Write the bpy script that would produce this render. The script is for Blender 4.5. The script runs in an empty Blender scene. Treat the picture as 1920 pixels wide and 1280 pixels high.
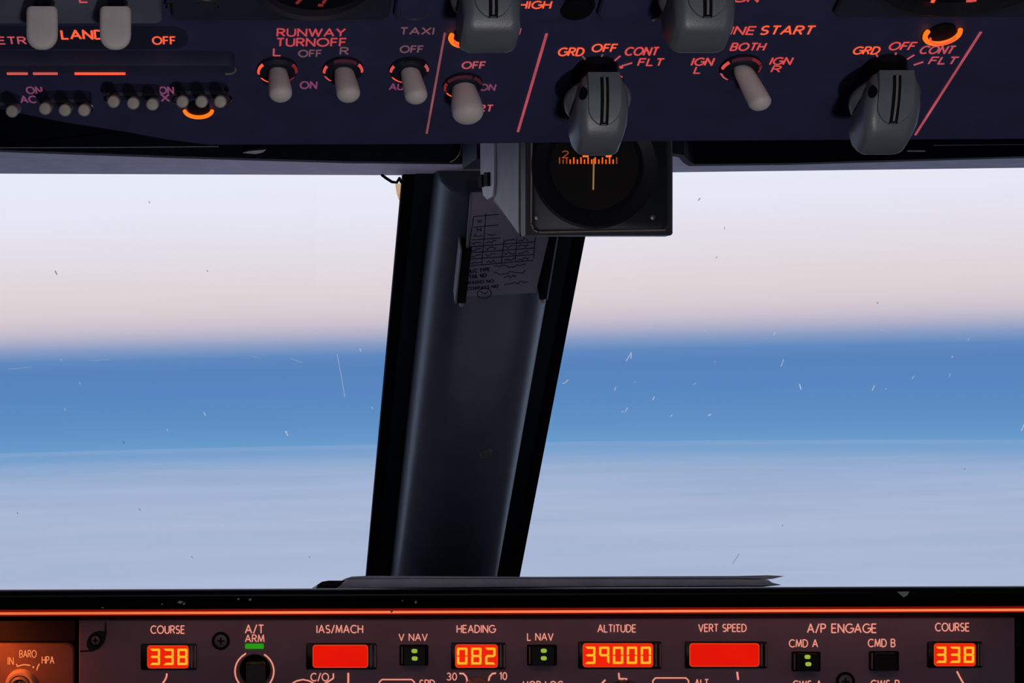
import bpy, math, random
from mathutils import Vector, Matrix, noise
R = math.radians
random.seed(4)
S = bpy.context.scene
COL = S.collection

# ------------------------------------------------------------------ camera, sky, light
F = 3324.0            # focal length in pixels of the 1920 x 1280 frame
PPX, PPY = 430.0, 640.0
ZC = 1.2
CAMPOS = Vector((0, 0, ZC))
cd = bpy.data.cameras.new('camera'); cam = bpy.data.objects.new('camera', cd); COL.objects.link(cam)
cam.location = CAMPOS; cam.rotation_euler = (R(90), 0, 0)
cd.sensor_width = 36; cd.lens = F / 1920 * 36
cd.shift_x = (960 - PPX) / 1920; cd.shift_y = 0
cd.clip_start = .01; cd.clip_end = 20000
S.camera = cam
vs = S.view_settings
vs.view_transform = 'Standard'; vs.look = 'None'; vs.gamma = 1; vs.exposure = 0; vs.use_curve_mapping = False

def lin(c):
    return tuple((x / 12.92 if x <= .04045 else ((x + .055) / 1.055) ** 2.4) for x in (v / 255 for v in c))

BANK = .0225          # the aircraft is slightly banked
W = bpy.data.worlds.new('dusk_sky'); S.world = W; W.use_nodes = True
nt = W.node_tree; nt.nodes.clear()
N = nt.nodes.new; L = nt.links.new
tc = N('ShaderNodeTexCoord')
dt = N('ShaderNodeVectorMath'); dt.operation = 'DOT_PRODUCT'
up = Vector((-BANK, 0, 1)).normalized(); dt.inputs[1].default_value = up
L(tc.outputs['Generated'], dt.inputs[0])
mr = N('ShaderNodeMapRange'); mr.inputs['From Min'].default_value = -.1; mr.inputs['From Max'].default_value = .3
L(dt.outputs['Value'], mr.inputs['Value'])
cr = N('ShaderNodeValToRGB'); cr.color_ramp.interpolation = 'LINEAR'
stops = [(-.1, (120, 165, 210)), (-.0605, (108, 158, 208)), (-.048, (98, 147, 200)), (-.032, (92, 138, 196)), (-.016, (90, 134, 192)),
         (-.0095, (98, 140, 194)), (-.003, (140, 160, 200)), (.002, (178, 178, 204)), (.008, (206, 196, 210)), (.016, (222, 209, 214)), (.027, (229, 217, 219)),
         (.045, (232, 224, 232)), (.066, (235, 233, 246)), (.088, (237, 239, 252)), (.14, (236, 240, 253)), (.3, (228, 233, 248))]
el = cr.color_ramp.elements
while len(el) > 2: el.remove(el[-1])
for i, (s, c) in enumerate(stops):
    p = (s + .1) / .4
    e = el[i] if i < 2 else el.new(p)
    e.position = p; e.color = lin(c) + (1,)
L(mr.outputs[0], cr.inputs[0])
bg = N('ShaderNodeBackground'); bg.inputs['Strength'].default_value = 1.0
wo = N('ShaderNodeOutputWorld')
L(cr.outputs[0], bg.inputs[0]); L(bg.outputs[0], wo.inputs[0])
try: W.cycles.sampling_method = 'MANUAL'; W.cycles.sample_map_resolution = 512
except Exception: pass

def area(name, loc, target, sx, sy, power=1, color=(1, 1, 1), portal=False):
    d = bpy.data.lights.new(name, 'AREA'); d.shape = 'RECTANGLE'; d.size = sx; d.size_y = sy
    d.energy = power; d.color = color
    o = bpy.data.objects.new(name, d); COL.objects.link(o); o.location = loc
    o.rotation_euler = (Vector(target) - Vector(loc)).to_track_quat('-Z', 'Y').to_euler()
    if portal: d.cycles.is_portal = True
    return o
XL, XR, CX = -.72, 1.12, .2     # cockpit side walls and centre line
area('side_window_daylight_left', (XL - .01, 1.06, ZC + .07), (1, 1.06, ZC + .07), .54, .46, portal=True)
area('side_window_daylight_right', (XR + .01, 1.06, ZC + .07), (-1, 1.06, ZC + .07), .54, .46, portal=True)
area('windshield_daylight', (CX, 1.47, ZC - .06), (CX, .5, ZC - .97), 1.8, .6, portal=True)
# an added soft fill at the rear wall, an added spot for the overhead panel, and the red floods under the glareshield
area('rear_fill_light', (CX, -.93, ZC - .02), (.15, .7, ZC), .9, .5, power=1.7, color=(.93, .92, 1))
sd = bpy.data.lights.new('overhead_fill_spot', 'SPOT'); sd.energy = 11; sd.color = (1, .95, .95); sd.spot_size = R(27); sd.spot_blend = .35; sd.shadow_soft_size = .05  # added spot that brightens the overhead controls and spares the post
so = bpy.data.objects.new('overhead_fill_spot', sd); COL.objects.link(so); so.location = (.2, -.32, ZC - .5)
so.rotation_euler = (Vector((.13, .66, ZC + .125)) - so.location).to_track_quat('-Z', 'Y').to_euler()
area('glareshield_flood', (.225, 1.212, ZC - .1835), (.225, 1.262, ZC - .26), .62, .012, power=.035, color=(1, .42, .38))
lf = area('left_flood', (-.185, 1.228, ZC - .192), (-.165, 1.262, ZC - .232), .05, .012, power=.046, color=(1, .16, .02)); lf.data.spread = R(110)

# ------------------------------------------------------------------ materials
MATS = {}
def mat(name, rgb, rough=.6, spec=.4, metal=0, var=.12, scale=60, bump=0.0, coat=0):
    if name in MATS: return MATS[name]
    m = bpy.data.materials.new(name); m.use_nodes = True
    t = m.node_tree; b = t.nodes['Principled BSDF']
    c = lin(rgb)
    nz = t.nodes.new('ShaderNodeTexNoise'); nz.inputs['Scale'].default_value = scale; nz.inputs['Detail'].default_value = 4
    co = t.nodes.new('ShaderNodeTexCoord'); t.links.new(co.outputs['Object'], nz.inputs['Vector'])
    rp = t.nodes.new('ShaderNodeValToRGB')
    rp.color_ramp.elements[0].position = .3; rp.color_ramp.elements[1].position = .7
    rp.color_ramp.elements[0].color = tuple(v * (1 - var) for v in c) + (1,)
    rp.color_ramp.elements[1].color = tuple(min(1, v * (1 + var)) for v in c) + (1,)
    t.links.new(nz.outputs['Fac'], rp.inputs[0]); t.links.new(rp.outputs[0], b.inputs['Base Color'])
    b.inputs['Roughness'].default_value = rough; b.inputs['Specular IOR Level'].default_value = spec
    b.inputs['Metallic'].default_value = metal
    if coat: b.inputs['Coat Weight'].default_value = coat; b.inputs['Coat Roughness'].default_value = .2
    if bump:
        bp = t.nodes.new('ShaderNodeBump'); bp.inputs['Strength'].default_value = bump; bp.inputs['Distance'].default_value = .0004
        n2 = t.nodes.new('ShaderNodeTexNoise'); n2.inputs['Scale'].default_value = 1500; t.links.new(co.outputs['Object'], n2.inputs['Vector'])
        t.links.new(n2.outputs['Fac'], bp.inputs['Height']); t.links.new(bp.outputs[0], b.inputs['Normal'])
    MATS[name] = m; return m
def glow(name, rgb, strength=1.0, var=0.0, scale=30):
    if name in MATS: return MATS[name]
    m = bpy.data.materials.new(name); m.use_nodes = True
    t = m.node_tree; t.nodes.clear()
    e = t.nodes.new('ShaderNodeEmission'); o = t.nodes.new('ShaderNodeOutputMaterial')
    c = lin(rgb); e.inputs[0].default_value = c + (1,); e.inputs[1].default_value = strength
    if var:
        co = t.nodes.new('ShaderNodeTexCoord'); nz = t.nodes.new('ShaderNodeTexNoise'); nz.inputs['Scale'].default_value = scale
        t.links.new(co.outputs['Object'], nz.inputs['Vector'])
        m2 = t.nodes.new('ShaderNodeMapRange'); m2.inputs['From Min'].default_value = .3; m2.inputs['From Max'].default_value = .7
        m2.inputs['To Min'].default_value = strength * (1 - var); m2.inputs['To Max'].default_value = strength * (1 + var)
        t.links.new(nz.outputs['Fac'], m2.inputs['Value']); t.links.new(m2.outputs[0], e.inputs[1])
    t.links.new(e.outputs[0], o.inputs[0]); MATS[name] = m; return m

PANEL = mat('panel_navy', (53, 56, 92), .62, .3, bump=.25)
PANEL2 = mat('panel_grey', (92, 96, 112), .6, .3, bump=.25)
BLACK = mat('black_plastic', (20, 20, 28), .5, .3)
SOOT = mat('matte_black', (10, 12, 22), .8, .15)
KNOB = mat('knob_grey', (96, 103, 112), .38, .5, bump=.1)
LEVER = mat('lever_white', (206, 196, 196), .5, .4, bump=.1)
TIPM = mat('tip_grey', (160, 152, 146), .45, .4)
CHROME = mat('chrome', (200, 195, 190), .25, .5, metal=1)
TRIM = mat('trim_grey', (228, 212, 240), .55, .3)
LINER = mat('liner_dark', (12, 17, 34), .75, .12, var=.04)
POST = mat('post_cover', (60, 65, 77), .36, .65)
SEAL = mat('seal_black', (12, 20, 30), .7, .2)
COMP = mat('compass_black', (28, 31, 44), .5, .35, bump=.15)
COMPG = mat('compass_grey', (150, 148, 156), .5, .4, bump=.2)
PALE = mat('pale_plate', (214, 206, 214), .45, .4)
CARD = mat('card_paper', (150, 144, 158), .8, .1)
INK = mat('ink', (30, 28, 62), .7, .1)
GLARE = mat('glareshield_vinyl', (6, 6, 13), .34, .35)
CHIP = mat('chip_bare', (238, 232, 226), .7, .3)
MCPM = mat('control_panel_face', (138, 122, 138), .6, .3, bump=.2, scale=25)
PAPER = mat('paper_grey', (236, 228, 244), .75, .2)
FOLDER = mat('folder_black', (18, 18, 34), .5, .3)
WALL = mat('liner_wall', (90, 92, 104), .8, .2)
FLOOR = mat('floor_carpet', (52, 52, 60), .9, .1)
BEIGE = mat('knob_beige', (178, 160, 148), .4, .45)

T_BRIGHT = glow('legend_bright', (255, 98, 62), 1.0)
T_RED = glow('legend_red', (214, 78, 76), 1.0)
T_PINK = glow('legend_pink', (186, 80, 92), 1.0)
T_MAG = glow('legend_magenta', (120, 62, 92), 1.0)
T_DIM = glow('legend_dim', (112, 74, 82), 1.0)
T_MCP = glow('legend_salmon', (240, 148, 128), 1.0)
T_ORG = glow('legend_orange', (255, 138, 80), 1.0)
ARC = glow('lamp_orange', (255, 112, 28), 1.3)
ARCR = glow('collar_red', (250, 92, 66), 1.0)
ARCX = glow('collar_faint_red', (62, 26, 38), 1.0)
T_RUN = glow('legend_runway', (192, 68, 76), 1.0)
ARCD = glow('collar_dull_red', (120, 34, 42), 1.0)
LINE = glow('divider_pink', (172, 74, 88), 1.0, .2, 60)
LINED = glow('divider_dull', (134, 74, 80), 1.0, .2, 60)
SLOT = glow('slot_orange', (255, 88, 48), 1.2)
SLOTD = glow('slot_dull', (206, 86, 78), 1.0)
SCREEN = glow('screen_red', (226, 22, 8), 1.0, .06, 40)
SCREEN2 = glow('screen_red_bright', (236, 34, 12), 1.0, .06, 40)
DIGIT = glow('digit_amber', (255, 172, 36), 1.15)
GREEN = glow('led_green', (40, 150, 20), 1.0)
GREEN2 = glow('led_yellow_green', (150, 178, 60), 1.0)
STRIP = glow('strip_core', (255, 126, 78), 1.0, .15, 9)
STRIP2 = glow('strip_red_fringe', (120, 14, 6), 1.0)  # red halo around the strip core, drawn as a glowing border
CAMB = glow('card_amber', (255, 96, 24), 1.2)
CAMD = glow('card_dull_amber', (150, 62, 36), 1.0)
CREAM = glow('lubber_cream', (150, 112, 72), 1.0)

# ------------------------------------------------------------------ mesh building
def circ(cx, cy, r, z, n=28, ry=None):
    ry = ry or r
    return [(cx + r * math.cos(2 * math.pi * i / n), cy + ry * math.sin(2 * math.pi * i / n), z) for i in range(n)]
def rrect(cx, cy, w, h, rad, z, k=5):
    rad = min(rad, w / 2 - 1e-6, h / 2 - 1e-6); out = []
    for (sx, sy, a) in ((1, 1, 0), (-1, 1, 90), (-1, -1, 180), (1, -1, 270)):
        ox, oy = cx + sx * (w / 2 - rad), cy + sy * (h / 2 - rad)
        for i in range(k + 1):
            t = R(a + 90 * i / k); out.append((ox + rad * math.cos(t), oy + rad * math.sin(t), z))
    return out
class MB:
    def __init__(s): s.v = []; s.f = []
    def loft(s, rings, cap0=True, cap1=True):
        n = len(rings[0]); b = len(s.v)
        for r in rings: s.v += [tuple(p) for p in r]
        for k in range(len(rings) - 1):
            for i in range(n):
                j = (i + 1) % n
                s.f.append((b + k * n + i, b + k * n + j, b + (k + 1) * n + j, b + (k + 1) * n + i))
        if cap0: s.f.append(tuple(b + i for i in reversed(range(n))))
        if cap1: s.f.append(tuple(b + (len(rings) - 1) * n + i for i in range(n)))
        return s
    def box(s, x0, x1, y0, y1, z0, z1):
        return s.loft([[(x0, y0, z0), (x1, y0, z0), (x1, y1, z0), (x0, y1, z0)], [(x0, y0, z1), (x1, y0, z1), (x1, y1, z1), (x0, y1, z1)]])
    def prism(s, pts, z0, z1, bev=0.0):
        a = sum(pts[i][0] * pts[(i + 1) % len(pts)][1] - pts[(i + 1) % len(pts)][0] * pts[i][1] for i in range(len(pts)))
        if a < 0: pts = pts[::-1]
        rings = [[(p[0], p[1], z0) for p in pts], [(p[0], p[1], z1 - bev) for p in pts]]
        if bev:
            n = len(pts); ins = []
            for i in range(n):
                p0, p1, p2 = Vector(pts[i - 1][:2]), Vector(pts[i][:2]), Vector(pts[(i + 1) % n][:2])
                d1 = (p1 - p0).normalized(); d2 = (p2 - p1).normalized()
                nn = (Vector((-d1.y, d1.x)) + Vector((-d2.y, d2.x)))
                nn = nn.normalized() if nn.length > 1e-9 else Vector((-d1.y, d1.x))
                q = p1 + nn * bev; ins.append((q.x, q.y, z1))
            rings.append(ins)
        return s.loft(rings)
    def cyl(s, cx, cy, r, z0, z1, n=28, bev=0.0, r0=None):
        r0 = r0 or r
        rs = [circ(cx, cy, r0, z0, n), circ(cx, cy, r, z1 - bev, n)]
        if bev: rs += [circ(cx, cy, r - bev * .3, z1 - bev * .3, n), circ(cx, cy, r - bev, z1, n)]
        return s.loft(rs)
    def ring(s, cx, cy, ro, ri, z0, z1, n=40):
        return s.loft([circ(cx, cy, ri, z0, n), circ(cx, cy, ro, z0, n), circ(cx, cy, ro, z1, n), circ(cx, cy, ri, z1, n), circ(cx, cy, ri, z0, n)], False, False)
    def tube(s, path, r, n=8):
        path = [Vector(p) for p in path]; rings = []
        for i, p in enumerate(path):
            d = (path[min(i + 1, len(path) - 1)] - path[max(i - 1, 0)]).normalized()
            a = d.orthogonal().normalized() if i == 0 else (rings_a - d * rings_a.dot(d)).normalized()
            rings_a = a; b = d.cross(a)
            rings.append([p + (a * math.cos(2 * math.pi * k / n) + b * math.sin(2 * math.pi * k / n)) * r for k in range(n)])
        return s.loft(rings)
    def arc(s, cx, cy, r, z, a0, a1, tr, n=18):
        return s.tube([(cx + r * math.cos(R(a0 + (a1 - a0) * i / n)), cy + r * math.sin(R(a0 + (a1 - a0) * i / n)), z) for i in range(n + 1)], tr)
    def ribbon(s, pts, w, z0, z1):
        for (p, q) in zip(pts[:-1], pts[1:]):
            p = Vector(p[:2]); q = Vector(q[:2]); d = q - p
            if d.length < 1e-9: continue
            d.normalize(); nn = Vector((-d.y, d.x)) * w / 2
            s.prism([tuple(p - nn), tuple(q - nn), tuple(q + nn), tuple(p + nn)], z0, z1)
        for p in pts[1:-1]:
            s.loft([circ(p[0], p[1], w / 2, z0, 8), circ(p[0], p[1], w / 2, z1, 8)])
        return s
    def build(s, name, m, parent=None, loc=None, rot=None, sharp=35):
        me = bpy.data.meshes.new(name); me.from_pydata(s.v, [], s.f); me.validate()
        import bmesh
        bm = bmesh.new(); bm.from_mesh(me); bmesh.ops.recalc_face_normals(bm, faces=bm.faces); bm.to_mesh(me); bm.free()
        me.polygons.foreach_set('use_smooth', [True] * len(me.polygons))
        me.set_sharp_from_angle(angle=R(sharp))
        me.materials.append(m)
        o = bpy.data.objects.new(name, me); COL.objects.link(o)
        if parent is not None: o.parent = parent
        if loc is not None: o.location = loc
        if rot is not None: o.rotation_euler = rot
        return o
def tag(o, label, cat, group=None, kind=None):
    if label: o['label'] = label
    if cat: o['category'] = cat
    if group: o['group'] = group
    if kind: o['kind'] = kind
    return o
def thing(name, label, cat, loc, rot=(0, 0, 0), group=None):
    o = bpy.data.objects.new(name, None); COL.objects.link(o); o.empty_display_size = .01
    o.location = loc; o.rotation_euler = rot
    return tag(o, label, cat, group)
def struct(name, mb, m, **k):
    o = mb.build(name, m, **k); o['kind'] = 'structure'; return o

class Frame:
    """a tilted working plane: local x = right, local y = up the plane, local z = out of it"""
    def __init__(s, O, phi):
        s.O = Vector(O); s.phi = phi; s.rot = (phi, 0, 0)
        s.M = Matrix.Translation(s.O) @ Matrix.Rotation(phi, 4, 'X'); s.I = s.M.inverted()
        s.n = s.M.to_3x3() @ Vector((0, 0, 1))
    def px(s, x, y, h=0.0):
        d = Vector(((x - PPX) / F, 1, -(y - PPY) / F))
        t = (s.n.dot(s.O - CAMPOS) + h) / s.n.dot(d)
        return s.I @ (CAMPOS + d * t)
    def w(s, p): return s.M @ Vector(p)
def P(x, y, dep): return Vector(((x - PPX) / F * dep, dep, ZC - (y - PPY) / F * dep))

# stroke lettering -------------------------------------------------
def A(cx, cy, rx, ry, a0, a1, n=9):
    return [(cx + rx * math.cos(R(a0 + (a1 - a0) * i / n)), cy + ry * math.sin(R(a0 + (a1 - a0) * i / n))) for i in range(n + 1)]
G = {
 'A': (.78, [[(0, 0), (.39, 1), (.78, 0)], [(.14, .34), (.64, .34)]]),
 'B': (.6, [[(0, 0), (0, 1), (.34, 1)] + A(.34, .76, .22, .24, 90, -90) + [(0, .52)], [(.34, .52)] + A(.34, .26, .26, .26, 90, -90) + [(0, 0)]]),
 'C': (.8, [A(.48, .5, .48, .5, 48, 312, 16)]),
 'D': (.7, [[(0, 0), (0, 1), (.25, 1)] + A(.25, .5, .45, .5, 90, -90, 12) + [(0, 0)]]),
 'E': (.54, [[(.54, 0), (0, 0), (0, 1), (.54, 1)], [(0, .52), (.48, .52)]]),
 'F': (.52, [[(0, 0), (0, 1), (.52, 1)], [(0, .52), (.46, .52)]]),
 'G': (.86, [A(.48, .5, .48, .5, 48, 360, 18) + [(.56, .5)]]),
 'H': (.66, [[(0, 0), (0, 1)], [(.66, 0), (.66, 1)], [(0, .52), (.66, .52)]]),
 'I': (.04, [[(.02, 0), (.02, 1)]]),
 'K': (.6, [[(0, 0), (0, 1)], [(.58, 1), (0, .42)], [(.2, .6), (.6, 0)]]),
 'L': (.5, [[(0, 1), (0, 0), (.5, 0)]]),
 'M': (.86, [[(0, 0), (.1, 1), (.43, .1), (.76, 1), (.86, 0)]]),
 'N': (.7, [[(0, 0), (0, 1), (.7, 0), (.7, 1)]]),
 'O': (.96, [A(.48, .5, .48, .5, 0, 360, 22)]),
 'P': (.56, [[(0, 0), (0, 1), (.3, 1)] + A(.3, .74, .26, .26, 90, -90) + [(0, .48)]]),
 'R': (.6, [[(0, 0), (0, 1), (.32, 1)] + A(.32, .75, .25, .25, 90, -90) + [(0, .5)], [(.28, .5), (.6, 0)]]),
 'S': (.58, [A(.29, .74, .26, .26, 40, 270, 10) + A(.29, .25, .28, .25, 90, -140, 10)]),
 'T': (.6, [[(0, 1), (.6, 1)], [(.3, 1), (.3, 0)]]),
 'U': (.66, [[(0, 1), (0, .33)] + A(.33, .33, .33, .33, 180, 360, 10) + [(.66, 1)]]),
 'V': (.74, [[(0, 1), (.37, 0), (.74, 1)]]),
 'W': (1.05, [[(0, 1), (.27, 0), (.52, .95), (.78, 0), (1.05, 1)]]),
 'X': (.7, [[(0, 0), (.7, 1)], [(0, 1), (.7, 0)]]),
 'Y': (.7, [[(0, 1), (.35, .48), (.7, 1)], [(.35, .48), (.35, 0)]]),
 '/': (.4, [[(0, -.05), (.4, 1.05)]]),
 '.': (.06, [[(0, 0), (.06, 0)]]),
 ' ': (.3, []),
 '0': (.56, [A(.28, .5, .28, .5, 0, 360, 20)]),
 '1': (.24, [[(0, .8), (.22, 1), (.22, 0)]]),
 '2': (.56, [A(.28, .72, .27, .28, 165, -30, 10) + [(0, 0), (.56, 0)]]),
 '3': (.56, [A(.26, .75, .25, .25, 150, -90, 10), A(.26, .26, .29, .26, 90, -150, 10)]),
}
def text_mb(s, p0, p1, h, wt, z, th=.00015, gap=.24):
    """lettering on local z = z; baseline p0 -> p1, height h, stroke weight wt (share of height)"""
    tot = 0
    for i, ch in enumerate(s): tot += G[ch][0] + (gap if i < len(s) - 1 else 0)
    p0 = Vector(p0[:2]); d = Vector(p1[:2]) - p0; sx = d.length / max(tot, .2); ex = d.normalized(); ey = Vector((-ex.y, ex.x))
    if len(s) == 1 and s in 'I': sx = h
    mb = MB(); x = 0
    for ch in s:
        w, strokes = G[ch]
        for st in strokes:
            mb.ribbon([p0 + ex * (x + a) * sx + ey * b * h for a, b in st], wt * h, z, z + th)
        x += w + gap
    return mb
def legend(fr, parent, s, x0, x1, yb, yt, m, wt=.15, z=.0, yb1=None, name='lettering', base=Vector((0, 0, 0)), gap=.24):
    a = fr.px(x0, yb, z) - base; b = fr.px(x1, yb if yb1 is None else yb1, z) - base; c = fr.px(x0, yt, z) - base
    return text_mb(s, a, b, abs(c.y - a.y), wt, z - base.z, gap=gap).build(name, m, parent)

# ------------------------------------------------------------------ the place outside
cl = MB(); h0 = 300.0; Rr = 5030.0; NR, NA = 46, 160
radii = [0] + [60 * (Rr / 60) ** (i / (NR - 1)) for i in range(NR)]
cl.v.append((0, 0, 0))
for k in range(1, NR + 1):
    for i in range(NA):
        a = 2 * math.pi * i / NA; x, y = radii[k] * math.cos(a), radii[k] * math.sin(a)
        z = (noise.noise(Vector((x / 420, y / 260, 2))) * 7 + noise.noise(Vector((x / 1200, y / 500, 7))) * 10) * max(0, min(1, (Rr - radii[k]) / 900)) - 8 * max(0, min(1, (Rr - radii[k]) / 900))
        cl.v.append((x, y, z))
for i in range(NA): cl.f.append((0, 1 + i, 1 + (i + 1) % NA))
for k in range(NR - 1):
    for i in range(NA):
        j = (i + 1) % NA; b = 1 + k * NA; cl.f.append((b + i, b + NA + i, b + NA + j, b + j))
mc = bpy.data.materials.new('cloud'); mc.use_nodes = True; t = mc.node_tree; t.nodes.clear()
def TN(k): return t.nodes.new(k)
co = TN('ShaderNodeTexCoord'); ln = TN('ShaderNodeVectorMath'); ln.operation = 'LENGTH'; t.links.new(co.outputs['Object'], ln.inputs[0])
rm = TN('ShaderNodeMapRange'); rm.inputs['From Min'].default_value = 2000; rm.inputs['From Max'].default_value = 5030; t.links.new(ln.outputs['Value'], rm.inputs['Value'])
ra = TN('ShaderNodeValToRGB'); e = ra.color_ramp.elements
e[0].position = 0; e[0].color = (1, 1, 1, 1); e[1].position = 1; e[1].color = (.17,) * 3 + (1,)
for p, v in ((.30, .97), (.5, .86), (.68, .67), (.80, .44), (.88, .22), (.935, .15), (.962, .25)):  # opacity drops towards the rim to imitate distant haze over the cloud
    q = e.new(p); q.color = (v, v, v, 1)
t.links.new(rm.outputs[0], ra.inputs[0])
mp = TN('ShaderNodeMapping'); mp.inputs['Scale'].default_value = (.0011, .0032, .002); t.links.new(co.outputs['Object'], mp.inputs[0])
nz = TN('ShaderNodeTexNoise'); nz.inputs['Scale'].default_value = 1.3; nz.inputs['Detail'].default_value = 5; t.links.new(mp.outputs[0], nz.inputs['Vector'])
cc = TN('ShaderNodeValToRGB'); cc.color_ramp.elements[0].position = .3; cc.color_ramp.elements[1].position = .7
cc.color_ramp.elements[0].color = (.50, .575, .70, 1); cc.color_ramp.elements[1].color = (.60, .65, .76, 1)
t.links.new(nz.outputs['Fac'], cc.inputs[0])
df = TN('ShaderNodeBsdfDiffuse'); t.links.new(cc.outputs[0], df.inputs[0])
tr = TN('ShaderNodeBsdfTransparent'); mx = TN('ShaderNodeMixShader'); ou = TN('ShaderNodeOutputMaterial')
t.links.new(ra.outputs[0], mx.inputs[0]); t.links.new(tr.outputs[0], mx.inputs[1]); t.links.new(df.outputs[0], mx.inputs[2]); t.links.new(mx.outputs[0], ou.inputs[0])
o = cl.build('cloud_deck', mc, loc=(0, 0, ZC - h0), rot=(0, -BANK, 0))
tag(o, 'flat pale blue-grey cloud layer far below the windshield', 'cloud', kind='stuff')

# ------------------------------------------------------------------ cockpit shell
struct('floor', MB().box(XL, XR, -.95, 1.9, -.02, 0), FLOOR)
struct('ceiling', MB().box(XL, XR, -.95, 1.34, ZC + .5, ZC + .53), WALL)
struct('wall_rear', MB().box(XL, XR, -.98, -.95, 0, ZC + .5), WALL)
for nm, x0, x1 in (('wall_left', XL - .03, XL), ('wall_right', XR, XR + .03)):
    w = MB(); zl, zh = ZC - .16, ZC + .30
    w.box(x0, x1, -.95, 1.9, 0, zl); w.box(x0, x1, -.95, 1.36, zh, ZC + .53); w.box(x0, x1, -.95, .79, zl, zh); w.box(x0, x1, 1.33, 1.36, zl, zh)
    struct(nm, w, WALL)
struct('wall_front', MB().box(XL, XR, 1.87, 1.9, 0, ZC - .3), WALL)

# windshield header: its underside is seen as the pale band above each pane
zt = ZC + .1235
def under(pts, z=None):
    out = []
    for (x, y) in pts:
        zz = (z or zt) - ZC; d = zz * F / (PPY - y); out.append(((x - PPX) / F * d, d))
    return out
hl = MB().prism(under([(-1500, 250), (0, 279), (330, 291), (650, 300.5), (905, 303), (985, 303), (985, 328.5), (760, 328.5), (0, 325.5), (-1500, 322)]), zt, zt + .02)
struct('trim_1', hl, TRIM)
zt2 = ZC + .1245
hr = MB().prism(under([(990, 286), (1262, 286), (1281, 289), (1290, 300), (1300, 306), (1480, 304), (1920, 291), (2600, 280), (3300, 272), (3300, 300), (2600, 306), (1920, 314.5), (1262, 323), (990, 326)], zt2), zt2, zt2 + .02)
struct('trim_2', hr, TRIM)
# dark fascia rising from the near edge of the pale band to the overhead panel, and the closure above it
def fascia(pts, z, top):
    q = under(pts, z); m = MB(); b = 0
    for (a, c) in zip(q[:-1], q[1:]):
        m.prism([(a[0], a[1] - .002), (c[0], c[1] - .002), (c[0], c[1] + .012), (a[0], a[1] + .012)], z - .0008, top)
    return m
struct('trim_3', fascia([(-1500, 250), (0, 279), (330, 291), (650, 300.5), (905, 303), (985, 303)], zt, ZC + .5), LINER)
struct('trim_4', fascia([(990, 286), (1262, 286), (1281, 289), (1290, 300), (1300, 306), (1480, 304), (1920, 291), (2600, 280), (3300, 272)], zt2, ZC + .5), LINER)
struct('trim_6', MB().loft([[(X, 1.562, ZC - .238 + .0036 * X), (X, 1.87, ZC - .30), (X, 1.87, ZC - .33), (X, 1.562, ZC - .262)] for X in (XL, XR)]), LINER)
struct('trim_5', MB().box(XL, XR, 1.29, 1.34, ZC + .142, ZC + .5), WALL)
# thin pale edges and small marks along the dark fascia
def fasc_mark(name, pts, y, wd, m, label, cat):  # fixed to the fascia
    c = P(pts[0][0], pts[0][1], y); fr = Frame(c, R(90))
    o = MB().ribbon([fr.px(*q) for q in pts], wd, 0, .002).build(name, m, loc=c, rot=fr.rot); return tag(o, label, cat)
c0 = P(476, 284, 1.178); fr = Frame(c0, R(90))
cp = MB().prism([tuple(fr.px(*q)[:2]) for q in ((456, 287), (466, 283), (478, 281.5), (499, 281), (492, 286), (480, 288.5))], 0, .004, .0008).build('plastic_clip', PALE, loc=c0, rot=fr.rot)
tag(cp, 'small pale clip on the dark trim under the runway turnoff switches', 'clip')
fasc_mark('pale_strip', [(1700, 283.5), (1733, 283.5)], 1.203, .0008, CHIP, 'short pale strip on the dark trim right of the right start knob', 'strip')
fasc_mark('pale_strip', [(1750, 272.5), (1930, 271.5)], 1.183, .0005, mat('strip_dull', (110, 108, 112), .5), 'long thin pale strip along the dark trim at the far right', 'strip')
fasc_mark('pale_strip', [(-60, 277.2), (200, 276.6), (410, 275)], 1.131, .0003, mat('strip_dull', (110, 108, 112)), 'hair-thin pale strip along the dark trim at the far left', 'strip')
fasc_mark('wire', [(844, 304), (853, 299), (860, 291), (864, 280), (865, 268)], 1.2125, .0008, TIPM, 'thin curved grey edge line of the dark trim left of the hanging compass', 'wire')  # added line standing in for the light corner edge of the trim, not a wire

# ------------------------------------------------------------------ windshield post and panes
SL = .98
PF = Frame((.2, 1.3, ZC + .1213), math.atan2(1.0 * SL / math.hypot(1, SL), -1 / math.hypot(1, SL)))
def pline(pxl, pyl, h): return PF.px(pxl, pyl, h).x
yt = PF.px(925, 322, 0).y; yb = PF.px(830, 1110, 0).y - .02
ytc = PF.px(925, 354, .03).y
post = thing('windshield_post', 'dark grey centre post between the two windshield panes, leaning away', 'window post', PF.O, PF.rot)
xl0, xl1 = PF.px(714.5, 760, -.016).x, PF.px(772, 760, .012).x
xr1, xr0 = PF.px(989, 760, .012).x, PF.px(1036.5, 760, -.008).x
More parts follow.
